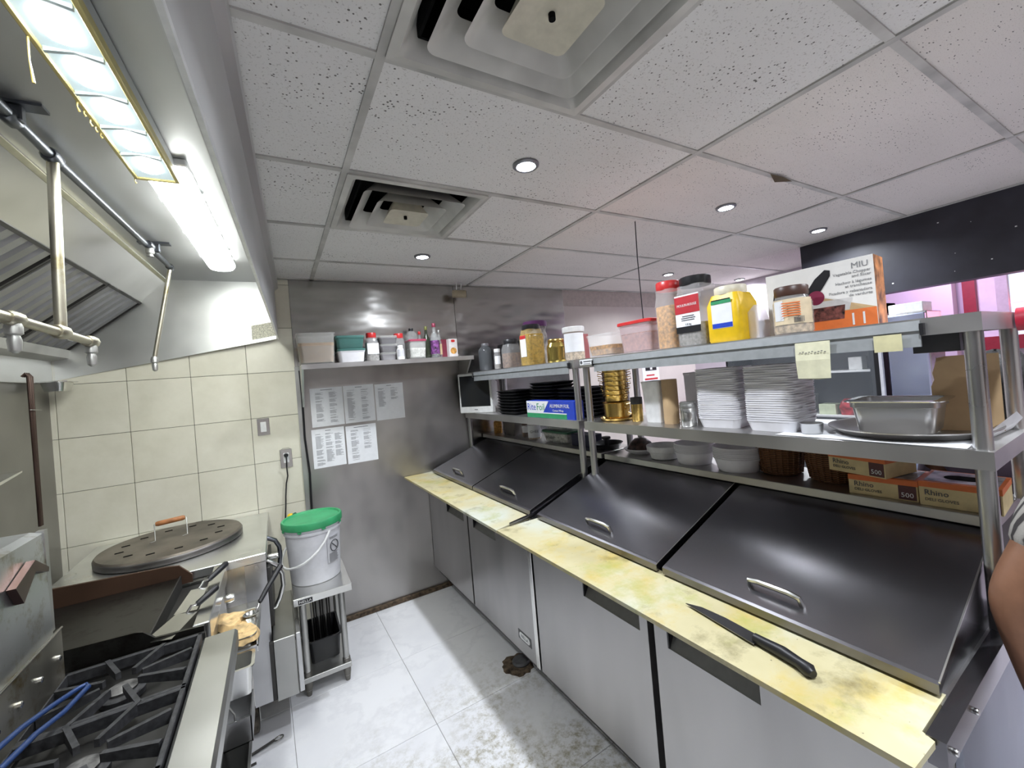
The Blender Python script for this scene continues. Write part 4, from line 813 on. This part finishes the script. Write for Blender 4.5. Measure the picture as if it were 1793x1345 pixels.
for k in range(24): a_ = k*PI/12; c_ = wg*.1505 + Vector((-wg.y, wg.x, 0))*(.03*math.cos(a_)) + Vector((0, 0, .192+.032*math.sin(a_))); ring.append(tuple(c_*1.0))
part('warning_ring', MB().tube(ring, .0028, 6, True).tube([tuple(wg*.1505+Vector((-wg.y, wg.x, 0))*-.02+Vector((0, 0, .212))), tuple(wg*.1505+Vector((-wg.y, wg.x, 0))*.02+Vector((0, 0, .172)))], .0028, 6), INK, q, kind='stuff')
lm = MB()
for k in range(10):
    z_ = .150-k*.0052; rr = .1452+(z_-.10)/.15*.0063+.0006; lm.lathe([(rr, z_), (rr, z_+.0024)], 8, a0=R(-62), a1=R(-62+random.uniform(18, 30)))
for k in range(3): z_ = .236+k*.0045; lm.lathe([(.1516, z_), (.1517, z_+.002)], 8, a0=R(-60), a1=R(-36))
part('label_print', lm, INK, q, kind='stuff')
# ================================================================== TANDOOR
q = thing('tandoor_oven', 'square stainless tandoor oven against the tiled wall', 'oven', (-.515, 2.92, 0)); o = (-.515, 2.92, 0)
TS = steel('tandoor_side', (.72, .70, .66), .24, .2)
part('body', MB(o).box(-.93, -.105, 2.515, 3.34, .16, .86, .003), TS, q)
part('top_plate', MB(o).box(-.94, -.096, 2.492, 3.346, .86, .90, .003), steel('tandoor_top', (.78, .79, .78), .27, .15), q)
part('front_post', MB(o).box(-.19, -.10, 2.495, 2.516, .165, .858), ST, q)
bx = part('control_box', MB(o).box(-.095, .0, 2.44, 3.0, .185, .48, .003), steel('box_steel', (.46, .46, .44), .4, .2), q); part('box_front', MB(o).box(.002, .024, 2.438, 3.0, .19, .485, .003), ST, bx); part('panel_seam', MB(o).box(-.112, -.0955, 2.436, 2.46, .2, .475), BLACKST, bx)
part('burner_door', MB(o).box(-.10, -.085, 2.56, 2.95, .5, .80), BLACKST, q)
for i_, (y, P_) in enumerate(((2.8, [(-.1, .955), (-.06, .93), (-.042, .89), (-.04, .84), (-.05, .78), (-.07, .755), (-.1, .75)]), (2.62, [(-.1, .818), (-.054, .778), (-.036, .73), (-.035, .67), (-.054, .61), (-.075, .57), (-.1, .565)]))):
    part('gas_hose', MB(o).tube([(x, y, z-(.07 if i_ == 0 else 0)) for x, z in P_], .0115, 10), DP if i_ == 0 else STB, q)
vv = part('valve', MB(o).tube([(-.098, 2.72, .80), (-.05, 2.72, .80)], .016, 10), STB, q); part('lever', MB(o).box(-.055, -.045, 2.69, 2.76, .795, .805), STB, vv)
for x in (-.2, -.85):
    for y in (2.58, 3.25):
        cs = part('caster', MB(o).tube([(x-.016, y, .06), (x-.012, y, .06), (x+.012, y, .06), (x+.016, y, .06)], [.05, .06, .06, .05], 20), plain('grimy_wheel', (.12, .1, .075), .7, var=.4), q)
        part('fork', MB(o).prism([(-.03, .165), (.05, .165), (.02, .05), (-.02, .05)], 'x', -.0, .004), STB, cs).location = (x+.02, y, 0)
q = thing('iron_cover', 'round blackened iron tandoor cover with slots and wooden handle', 'cover', (-.535, 2.985, .9005))
LIDM = plain('seasoned_iron', (.17, .145, .115), .42, .55, .25, 6)
part('plate', MB().lathe([(.0, .0), (.30, .0), (.31, .006), (.312, .034), (.306, .042), (.0, .044)], 56), LIDM, q); part('rim', MB().lathe([(.306, .0), (.3145, .003), (.3155, .028), (.312, .033), (.306, .03)], 56, caps=False), steel('worn_rim', (.22, .21, .2), .35, .6), q)
for k in range(12):
    a_ = k*PI/6+.26; part('slot', MB().box(-.017, .017, -.005, .005, .0425, .0452), DARK, q).matrix_local = Matrix.Translation((.215*math.cos(a_), .215*math.sin(a_), 0)) @ Matrix.Rotation(.2, 4, 'Z')
hx0, hx1 = -.075, .05
part('grip', MB().tube([(hx0, .03, .135), (hx0+.01, .03, .135), ((hx0+hx1)/2, .035, .137), (hx1-.01, .04, .139), (hx1, .04, .139)], [.010, .0135, .0135, .0135, .010], 14), WOOD, q)
for x, yy, zz in ((hx0-.006, .03, .135), (hx1+.006, .04, .139)): part('wire_stay', MB().tube([(x, yy, zz), (x, yy, .045), (x-.02, yy-.02, .0445)], .0022, 6), STG, q)
# ================================================================== GRIDDLE
o = (-.55, 2.18, 0); q = thing('griddle', 'flat-top griddle with splash guards between range and tandoor', 'griddle', o); GB = steel('griddle_black', (.085, .082, .075), .38, .45, (1, 1, 1), grime=(.04, .035, .03))
part('plate', MB(o).box(-.86, -.43, 1.885, 2.462, .86, .893, .002), GB, q)
part('far_guard', MB(o).prism([(-.862, .86), (-.862, .975), (-.47, .952), (-.43, .945), (-.385, .893), (-.385, .86)], 'y', 2.462, 2.474), steel('rusty_guard', (.10, .055, .035), .5, .4, metal=.6), q)
part('near_guard', MB(o).prism([(-.62, .83), (-.62, .952), (-.45, .944), (-.43, .938), (-.40, .908), (-.27, .90), (-.27, .83)], 'y', 1.858, 1.868), GB, q)
part('rear_guard', MB(o).box(-.872, -.862, 1.885, 2.474, .83, 1.0), GB, q)
part('grease_channel', MB(o).box(-.43, -.30, 1.885, 2.462, .83, .842).box(-.43, -.424, 1.885, 2.462, .842, .9, .001), BLACKST, q)
part('front_rail', MB(o).box(-.305, -.255, 1.872, 2.462, .83, .905, .004), STB, q)
part('body', MB(o).box(-.86, -.27, 1.872, 2.474, .42, .83, .002), ST, q)
part('knob', MB(o).tube([(-.256, 2.3, .80), (-.236, 2.3, .80), (-.22, 2.3, .80)], [.016, .02, .015], 14), STB, q)
part('front_shelf', MB(o).box(-.27, -.128, 2.0, 2.43, .70, .707).box(-.132, -.128, 2.0, 2.43, .68, .72), STB, q)
for x in (-.82, -.31):
    for y in (1.93, 2.42): part('leg', MB(o).tube([(x, y, 0), (x, y, .42)], .018, 10), STG, q)
def spatula(label, tip, neck, end, wdt, curl):
    t_ = Vector(tip); n_ = Vector(neck); e_ = Vector(end)
    s_ = thing('spatula', label, 'spatula', neck); d1 = (t_-n_); si = d1.cross(Vector((0, 0, 1))).normalized()*wdt; up = Vector((0, 0, .0015))
    v = [d1+si, d1-si, -si*.8, si*.8]; part('blade', MB().add([tuple(p) for p in v]+[tuple(p+up) for p in v], [(0, 1, 2, 3), (7, 6, 5, 4), (0, 4, 5, 1), (1, 5, 6, 2), (2, 6, 7, 3), (3, 7, 4, 0)]), STB, s_)
    h = e_-n_; part('shank', MB().tube([(0, 0, 0), tuple(h*.15+Vector((0, 0, .012))), tuple(h*.35)], .005, 8), STB, s_)
    part('handle', MB().tube([tuple(h*.3), tuple(h*.35), tuple(h*.7), tuple(h*.95), tuple(h)], [.007, .011, .0125, .013, .008], 10), BLACK, s_)
spatula('spatula with black handle lying nearest the tandoor', (-.345, 2.02, .9), (-.325, 2.2, .912), (-.24, 2.33, .948), .035, 0)
spatula('broad spatula with black handle nearest the range', (-.395, 1.85, .898), (-.335, 1.985, .91), (-.25, 2.075, .945), .045, 0)
tr = thing('bread_tray', 'shallow steel tray holding the flatbreads', 'tray', (-.205, 2.14, .708)); part('tray_body', MB().loft([(0, 0, .06, .115, .02, 0), (0, 0, .07, .125, .022, .03), (0, 0, .074, .129, .024, .031), (0, 0, .074, .129, .024, .034), (0, 0, .067, .122, .022, .033), (0, 0, .058, .112, .02, .004)], True, True), STB, tr)
NA = plain('naan_bread', (.66, .46, .22), .8, 0, .35, 16, bumpy=.8)
def naan(label, x, y, z, s_, rz, sd):
    rnd = random.Random(sd); m = MB(); n = 20; v = []; rings = [(0, .7), (.3, .85), (.6, 1.0), (.85, .9), (1, .1)]
    for u, hgt in rings:
        for k in range(n):
            a_ = 2*PI*k/n; w_ = 1+.16*math.sin(3*a_+sd)+.08*rnd.uniform(-1, 1); v.append((s_*.055*u*w_*math.cos(a_), s_*.085*u*w_*math.sin(a_), .03*hgt+rnd.uniform(-.004, .004)*(u > 0)))
    f = [(i*n+k, i*n+(k+1) % n, (i+1)*n+(k+1) % n, (i+1)*n+k) for i in range(4) for k in range(n)]; m.add(v, f, True); m.add([(p[0]*.9, p[1]*.9, 0) for p in v[-n:]], [tuple(range(n))]); m.add(v[-n:]+[(p[0]*.9, p[1]*.9, 0) for p in v[-n:]], [(k, (k+1) % n, n+(k+1) % n, n+k) for k in range(n)], True)
    solo('flatbread', label, 'bread', m, NA, (x, y, z), rz=rz)
naan('folded golden flatbread at the front of the tray', -.185, 2.08, .716, 1.05, .1, 3); naan('paler flatbread at the back of the tray', -.235, 2.20, .73, 1.0, .5, 8)
lz = thing('ladle', 'steel spoon with thick black handle leaning in the tray', 'ladle', (-.155, 2.17, .745)); part('bowl', MB().lathe([(.0, .0), (.02, .004), (.03, .016), (.028, .016), (.018, .006), (0, .003)], 16), STB, lz); part('shank', MB().tube([(.015, 0, .01), (.035, .03, .045)], .005, 8), STB, lz); part('handle', MB().tube([(.033, .028, .042), (.06, .06, .075), (.12, .13, .14)], [.009, .011, .012], 10), BLACK, lz)
pi = thing('insert_pan', 'small deep steel insert pan on the griddle front', 'pan', (-.19, 1.92, .60)); part('pan_body', MB().loft([(0, 0, .038, .045, .012, 0), (0, 0, .046, .055, .016, .10), (0, 0, .055, .064, .02, .102), (0, 0, .055, .064, .02, .106), (0, 0, .044, .053, .015, .106), (0, 0, .036, .043, .012, .006)], True, True), STB, pi)
solo('drip_tray', 'plain steel drip tray hooked on the griddle front', 'tray', MB().box(-.06, .05, -.075, .085, 0, .004).box(.046, .05, -.075, .085, 0, .09).box(-.06, .05, -.075, -.071, 0, .09).box(-.06, .05, .081, .085, 0, .09), ST, (-.205, 1.92, .45))
pn = thing('loaf_pan', 'narrow steel pan hanging below the range front', 'pan', (-.205, 1.78, .335)); part('pan_body', MB().loft([(0, 0, .03, .07, .012, 0), (0, 0, .04, .09, .016, .11), (0, 0, .047, .097, .02, .112), (0, 0, .047, .097, .02, .118), (0, 0, .038, .088, .015, .118), (0, 0, .028, .068, .012, .006)], True, True), steel('dark_pan', (.3, .3, .29), .35, .3), pn)
part('hook', MB().tube([(0, .08, .115), (0, .085, .22), (-.02, .085, .26)], .004, 6), STG, pn)
tg = thing('tongs', 'dropped steel utensil with looped handle on the floor', 'tongs', (-.15, 2.43, .0055), rz=.25); part('shank', MB().tube([(-.14, 0, .002), (.0, .004, .006), (.03, .006, .007)], .006, 8), BLACKST, tg); part('loop', MB().tube([(.03+.04*(1-math.cos(k*PI/8))/2*1.0+.0, .006+.013*math.sin(k*PI/8), .004) for k in range(16)], .003, 6, True), STB, tg)
part('jaw', MB().tube([(-.14, .0, .0), (-.12, -.05, .0), (-.06, -.06, 0)], .005, 6), BLACKST, tg)
# ================================================================== RANGE
o = (-.5, 1.1, 0); q = thing('gas_range', 'cast-iron burner range with steel front rail and tall backguard', 'stove', o)
part('front_rail', MB(o).box(-.263, -.166, .3, 1.768, .84, .90, .008), steel('rail_steel', (.52, .52, .50), .3, .45), q)
part('body', MB(o).box(-.98, -.262, .3, 1.84, .12, .84, .003), ST, q)
part('drip_well', MB(o).box(-.61, -.265, .3, 1.835, .84, .846), BLACKST, q)
part('side_lip', MB(o).box(-.61, -.265, 1.835, 1.85, .84, .885), BLACKST, q)
bg = part('backguard', MB(o).prism([(-.60, 1.045), (-.605, 1.338), (-.63, 1.346), (-.98, 1.356), (-.98, .84), (-.615, .84), (-.60, .86)], 'y', .3, 1.765), steel('backguard_steel', (.58, .59, .6), .33, .4, grime=(.3, .26, .18)), q)
part('lower_plate', MB(o).box(-.601, -.592, .3, 1.795, .86, 1.046, .002), steel('scorched_plate', (.45, .43, .37), .42, .45, grime=(.2, .15, .06)), bg)
part('seam', MB(o).tube([(-.592, .3, 1.047), (-.592, 1.795, 1.047)], .0035, 6), STB, bg); part('end_channel', MB(o).box(-.62, -.602, 1.765, 1.785, 1.05, 1.345), STG, bg)
for y in (1.755, 1.646, 1.542, 1.44, 1.34): part('bolt', MB(o).tube([(-.593, y, .976), (-.586, y, .976), (-.584, y, .976)], [.008, .008, .005], 8), STB, bg)
part('hook_bracket', MB(o).prism([(1.552, 1.255), (1.655, 1.292), (1.728, 1.248), (1.724, 1.236), (1.655, 1.262), (1.585, 1.205)], 'x', -.602, -.585), steel('copper_bracket', (.14, .085, .075), .3, .5), bg)
def grate(yc, xc=-.437):
    g = part('grate', MB((o[0], o[1], 0)).box(xc-.165, xc+.168, yc-.15, yc-.138, .868, .9, .002).box(xc-.165, xc+.168, yc+.138, yc+.15, .868, .9, .002).box(xc+.156, xc+.168, yc-.15, yc+.15, .868, .9, .002).box(xc-.165, xc-.153, yc-.15, yc+.15, .868, .9, .002), IRON, q)
    for k in range(8):
        a_ = k*PI/4+PI/8; dx, dy = math.cos(a_), math.sin(a_); R1 = .152/max(abs(dx), abs(dy)*.92)
        w_ = .006; nx, ny = -dy*w_, dx*w_; p0 = (xc+dx*.045, yc+dy*.045); p1 = (xc+dx*R1, yc+dy*R1*.92)
        part('finger', MB((o[0], o[1], 0)).add([(p0[0]+nx, p0[1]+ny, .885), (p0[0]-nx, p0[1]-ny, .885), (p1[0]-nx, p1[1]-ny, .87), (p1[0]+nx, p1[1]+ny, .87), (p0[0]+nx, p0[1]+ny, .904), (p0[0]-nx, p0[1]-ny, .904), (p1[0]-nx, p1[1]-ny, .902), (p1[0]+nx, p1[1]+ny, .902)], [(0, 3, 2, 1), (4, 5, 6, 7), (0, 1, 5, 4), (1, 2, 6, 5), (2, 3, 7, 6), (3, 0, 4, 7)]), IRON, g)
    bn = part('burner', MB((o[0], o[1], 0)).lathe([(.03, .846), (.05, .85), (.052, .866), (.04, .872), (.0, .872)], 20, (xc, yc)), IRON, q)
    part('burner_cap', MB((o[0], o[1], 0)).lathe([(.034, .872), (.036, .878), (.02, .882), (.0, .882)], 20, (xc, yc)), plain('burnt_cap', (.16, .155, .15), .6, .4, .4), bn)
for yc in (1.662, 1.36, 1.058, .756): grate(yc)
lp2 = MB().tube([(-.55, 1.30, 1.0), (-.555, 1.45, .965), (-.55, 1.58, .93), (-.528, 1.66, .915), (-.512, 1.672, .914), (-.504, 1.656, .914), (-.522, 1.56, .915), (-.53, 1.44, .945), (-.525, 1.28, .98)], .0065, 10)
lp2.v = [(x+.53, y-1.5, z-.93) for x, y, z in lp2.v]
solo('looped_handle', 'blue coated looped wire handle lying across the grates', 'handle', lp2, plain('blue_enamel', (.02, .05, .16), .3, .2), (-.53, 1.5, .93))
# left edge oddments
q = thing('skewer_rack', 'dark hooked skewers hanging in front of the left wall', 'skewers', (-1.03, 2.94, 1.15)); SKM = steel('burnt_skewer', (.09, .06, .05), .4, .5)
for k in range(3): part('skewer', MB().tube([(.0, .018*k-.02, .72), (.012, .018*k-.02, .735), (.02, .018*k-.02, .72), (.018, .012*k-.012, .4), (.018, .010*k-.010, .0)], .006, 8), SKM, q)
part('wire_tie', MB().tube([(.03, -.05, .56), (.03, .06, .555)], .002, 6), STG, q)
solo('grease_cup', 'small steel grease cup hung under the hood corner', 'cup', MB().loft([(0, 0, .04, .06, .03, 0), (0, 0, .05, .075, .035, .045), (0, 0, .065, .09, .04, .047), (0, 0, .065, .09, .04, .052), (0, 0, .045, .07, .03, .05), (0, 0, .036, .055, .026, .006)], True, True), STB, (-1.0, 3.2, 1.80))
solo('steel_scoop', 'steel scoop blade poking in from the left edge above the backguard', 'scoop', MB().prism([(-.1, 0), (.07, .025), (.075, .032), (-.1, .012)], 'x', -.03, .05), STB, (-.93, 2.37, 1.435))
solo('folded_cloth', 'pale folded cloth on the backguard at the left edge', 'cloth', MB().loft([(0, 0, .03, .045, .015, 0), (0, 0, .034, .05, .015, .04), (0, 0, .024, .04, .015, .075)], True, True), plain('pale_cloth', (.5, .5, .46), .9), (-.75, 1.66, 1.3535))
# floor drain by the prep fridge
q = thing('floor_drain', 'rusty broken floor drain with a round grey cover', 'drain', (1.10, 2.185, .0008)); rnd = random.Random(5); pv = []
for k in range(28): a_ = 2*PI*k/28; rr = rnd.uniform(.085, .105); pv.append((rr*math.cos(a_), rr*math.sin(a_), 0))
m = MB().add(pv+[(p[0]*.8, p[1]*.8, .008) for p in pv]+[(0, 0, .004)], [(k, (k+1) % 28, 28+(k+1) % 28, 28+k) for k in range(28)]+[(28+k, 28+(k+1) % 28, 56) for k in range(28)]); part('broken_mortar', m, DIRT, q)
part('cover', MB().lathe([(.05, .003), (.052, .014), (.045, .024), (.0, .028)], 24), plain('grey_cover', (.13, .13, .135), .5, .3, .2), q).location = (.02, .0, 0)
#==CUT5==

# ================================================================== FRIDGES BEYOND THE SHELVES
q = thing('display_fridge', 'black upright display fridge beyond the shelves', 'fridge', (3.42, 1.675, 0)); o = (3.42, 1.6, 0)
part('cabinet', MB(o).box(3.42, 3.74, 1.09, 1.15, 0, 1.95).box(3.42, 3.74, 2.12, 2.18, 0, 1.95).box(3.42, 3.74, 1.09, 2.18, 1.88, 1.95).box(3.42, 3.74, 1.09, 2.18, 0, .12), BLACK, q)
part('back_liner', MB(o).box(3.72, 3.735, 1.15, 2.12, .12, 1.88), plain('dark_liner', (.10, .10, .105), .5), q)
for z in (.5, .85, 1.19, 1.51): part('wire_shelf', MB(o).box(3.46, 3.72, 1.15, 2.12, z-.012, z), plain('shelf_white', (.62, .62, .62), .5), q)
part('door_glass', MB(o).box(3.40, 3.406, 1.12, 2.15, .08, 1.92), clear('door_glass', (.5, .55, .6), .08, .03), q)
part('door_edge', MB(o).box(3.395, 3.42, 1.075, 1.092, 0, 1.95), plain('edge_white', (.6, .6, .65), .4), q)
solo('carton', 'small white carton on the upper fridge shelf', 'box', MB().box(-.04, .04, -.04, .04, 0, .09, .002), WHITE, (3.56, 1.345, 1.511))
solo('carton', 'pale green carton on the lower fridge shelf', 'box', MB().box(-.05, .05, -.055, .055, 0, .075, .002), plain('pale_green', (.55, .6, .42), .6), (3.55, 1.535, 1.191))
tub('food_tub', 'grey tub on the lower fridge shelf behind the small note', 'food container', 3.58, 1.735, 1.191, .08, .09, .14, plain('dull_grey', (.22, .22, .21), .6), None, fr='W')
solo('food_bag', 'red and white snack bag on the lower fridge shelf', 'bag', MB().loft([(0, 0, .04, .10, .03, 0), (0, 0, .055, .11, .04, .05), (0, .01, .04, .09, .03, .09), (0, .02, .015, .06, .01, .115)], True, True), plain('red_bag', (.45, .03, .04), .35, 0, .5, 14), (3.54, 1.355, 1.191))
q = thing('steel_fridge', 'tall stainless fridge beside the black display fridge', 'fridge', (3.46, 1.035, 0)); o = (3.46, .96, 0)
part('cabinet', MB(o).box(3.47, 3.74, .86, 1.06, .02, 1.86, .006), ST, q); part('door', MB(o).box(3.44, 3.468, .862, 1.058, .1, 1.85, .006), steel('blue_lit_steel', (.62, .70, .95), .3, .15), q); part('door_handle', MB(o).tube([(3.44, .88, .9), (3.41, .88, .92), (3.41, .88, 1.3), (3.44, .88, 1.32)], .008, 8), STB, q)  # blue light on the door is put into its steel colour
solo('carton', 'white box on top of the stainless fridge', 'box', MB().box(-.08, .08, -.085, .085, 0, .06, .003), WHITE, (3.57, 1.04, 1.861))
q = thing('wall_notice', 'white notice with a black square and red lettering beyond the brass bowls', 'notice', (3.72, 3.3735, 1.66)); part('sheet', MB().box(-.15, .12, -.002, 0, -.26, .06), PAPER, q); part('black_square', MB().box(-.1, .08, -.003, -.0015, -.06, .05), BLACK, q); part('white_mark', MB().box(-.025, .01, -.0036, -.0028, -.05, .03), WHITE, q); part('red_lines', MB().box(-.09, .04, -.003, -.0015, -.12, -.105).box(-.12, .09, -.003, -.0015, -.165, -.145), RED, q, kind='stuff')
# ================================================================== PEOPLE
SKIN = plain('brown_skin', (.24, .115, .065), .5, var=.08, scale=18); HAIR = plain('black_hair', (.012, .01, .01), .6, 0, .5, 90, bumpy=1)
def skinmesh(name, verts, edges, sub=2):
    """verts: (x,y,z,r); grows one continuous surface with the Skin modifier and bakes it"""
    me = bpy.data.meshes.new(name); me.from_pydata([v[:3] for v in verts], edges, []); ob = bpy.data.objects.new('tmp', me); COL.objects.link(ob)
    md = ob.modifiers.new('skin', 'SKIN'); md.use_smooth_shade = True
    for d, v in zip(me.skin_vertices[0].data, verts): d.radius = (v[3], v[3]) if not isinstance(v[3], tuple) else v[3]; d.use_root = False
    me.skin_vertices[0].data[0].use_root = True
    sm = ob.modifiers.new('sub', 'SUBSURF'); sm.levels = sub; sm.render_levels = sub
    bpy.context.view_layer.update(); dg = bpy.context.evaluated_depsgraph_get(); out = bpy.data.meshes.new_from_object(ob.evaluated_get(dg)); out.name = name
    bpy.data.objects.remove(ob); out.materials.clear(); out.polygons.foreach_set('use_smooth', [True]*len(out.polygons)); return out
def person(label, loc, fr, rz, arms, shirt, trousers, hair_len, s=1.0):
    """faces local -x, right side +y; arms: {side: (elbow, wrist)}"""
    t = thing('person', label, 'person', loc, fr, rz)
    V = [(0, 0, .95, .125), (0, 0, 1.1, .118), (0, 0, 1.28, .135), (.01, 0, 1.42, .085), (.0, 0, 1.49, .052), (-.01, 0, 1.55, .066), (-.018, 0, 1.62, .088), (-.008, 0, 1.69, .066)]; E_ = [(i, i+1) for i in range(7)]
    V += [(-.095, 0, 1.60, .016), (-.118, 0, 1.585, .012)]; E_ += [(6, 8), (8, 9)]
    SV = [(0, 0, .92, .142), (0, 0, 1.1, .136), (0, 0, 1.28, .152), (.01, 0, 1.42, .098)]; SE = [(0, 1), (1, 2), (2, 3)]
    TV = [(0, 0, .97, .134)]; TE = []
    for sd in (1, -1):
        el, wr = arms[sd]; sh = (.01, sd*.165, 1.39); n = len(V)
        V += [(*sh, .062), (*el, .043), (*[(a+2*b)/3 for a, b in zip(el, wr)], .037), (*wr, .027)]; E_ += [(3, n), (n, n+1), (n+1, n+2), (n+2, n+3)]
        d = (Vector(wr)-Vector(el)).normalized(); side = d.cross(Vector((0, 1, 0))).normalized(); palm = Vector(wr)+d*.05; V.append((*palm, .03)); E_.append((n+3, n+4)); pi_ = n+4
        for k, (off, ln) in enumerate(((-.027, .062), (-.009, .075), (.009, .07), (.027, .055))):
            a_ = palm+d*.035+side*off; b_ = a_+d*ln*.55+Vector((0, -sd*.006, 0)); c_ = b_+d*ln*.4+Vector((0, -sd*.016, 0)); m = len(V); V += [(*a_, .0095), (*b_, .0088), (*c_, .0078)]; E_ += [(pi_, m), (m, m+1), (m+1, m+2)]
        th = palm-side*.03-d*.015; th2 = th-side*.022+d*.035; th3 = th2+d*.03; m = len(V); V += [(*th, .012), (*th2, .0105), (*th3, .009)]; E_ += [(pi_, m), (m, m+1), (m+1, m+2)]
        n = len(V); V += [(0, sd*.088, .9, .088), (-.01, sd*.095, .5, .058), (.012, sd*.1, .09, .037), (-.05, sd*.102, .04, .035), (-.15, sd*.106, .028, .026)]; E_ += [(0, n), (n, n+1), (n+1, n+2), (n+2, n+3), (n+3, n+4)]
        m = len(SV); mid = tuple(a*.25+b*.75 for a, b in zip(sh, el)); SV += [(*sh, .08), (*mid, .062)]; SE += [(3, m), (m, m+1)]
        m = len(TV); TV += [(0, sd*.09, .88, .104), (-.01, sd*.096, .5, .074), (.012, sd*.1, .1, .06)]; TE += [(0, m), (m, m+1), (m+1, m+2)]
        part('shoe', MB().loft([(-.05, sd*.102, .135, .05, .045, .0), (-.05, sd*.102, .138, .052, .045, .02), (-.04, sd*.102, .12, .048, .04, .05), (.0, sd*.102, .07, .044, .04, .1)], True, True), BLACK, t)
        part('ear', MB().lathe([(.0, -.028), (.012, -.018), (.015, .0), (.013, .018), (.0, .028)], 10, (-.0, sd*.087)), SKIN, t).location = (0, 0, 1.605)
        part('eye', MB().lathe([(.0, -.008), (.007, -.004), (.009, 0), (.007, .004), (.0, .008)], 10), WHITE, t).location = (-.098, sd*.032, 1.63)
    part('mouth', MB().tube([(-.09, -.024, 1.548), (-.097, 0, 1.545), (-.09, .024, 1.548)], [.003, .006, .003], 8), plain('lip', (.25, .07, .06), .5), t)
    part('body', skinmesh('body', V, E_), SKIN, t); part('shirt', skinmesh('shirt', SV, SE), shirt, t); part('trousers', skinmesh('trousers', TV, TE), trousers, t)
    hm = MB().lathe([(.088, 1.60-hair_len), (.102, 1.61), (.108, 1.66), (.098, 1.72), (.06, 1.765), (.0, 1.778)], 26, (.014, 0)); rnd = random.Random(4)
    hm.v = [(x+rnd.uniform(-.006, .006), y+rnd.uniform(-.006, .006), z+rnd.uniform(-.006, .006)) for x, y, z in hm.v]
    hm.v = [(x if x > -.05 or z > 1.68 else -.05, y, z) for x, y, z in hm.v]; part('hair', hm, HAIR, t)
    t.scale = (s, s, s); return t
def stripe_mat():
    m, t, b = nt('striped_knit'); v = coords(t, (1, 1, 1), False); wv = N(t, 'ShaderNodeTexWave', bands_direction='X'); wv.inputs['Scale'].default_value = 14; wv.inputs['Distortion'].default_value = .6; t.links.new(v, wv.inputs['Vector'])
    t.links.new(ramp(t, wv.outputs[0], [(.28, (.045, .04, .04)), (.42, (.30, .285, .26)), (.8, (.36, .34, .31))]), b.inputs['Base Color']); b.inputs['Roughness'].default_value = .9; bump(t, noise(t, v, 300, 2), b, .5, .002); return m
person('person in a striped short-sleeved top at the counter end, arm in view', (1.50, -.045, 0), 'C', 0, {1: ((-.11, .295, 1.08), (-.10, .235, .80)), -1: ((-.02, -.27, 1.1), (-.12, -.22, .88))}, stripe_mat(), plain('dark_trousers', (.03, .03, .04), .8), .05)
person('dark-haired person in dark clothes standing beyond the shelf posts', (2.28, .385, 0), 'C', PI, {1: ((.02, .25, 1.1), (-.03, .24, .84)), -1: ((.02, -.25, 1.1), (-.03, -.24, .84))}, plain('dark_plum_top', (.035, .02, .035), .8), plain('dark_trousers', (.03, .03, .04), .8), .13, .91)
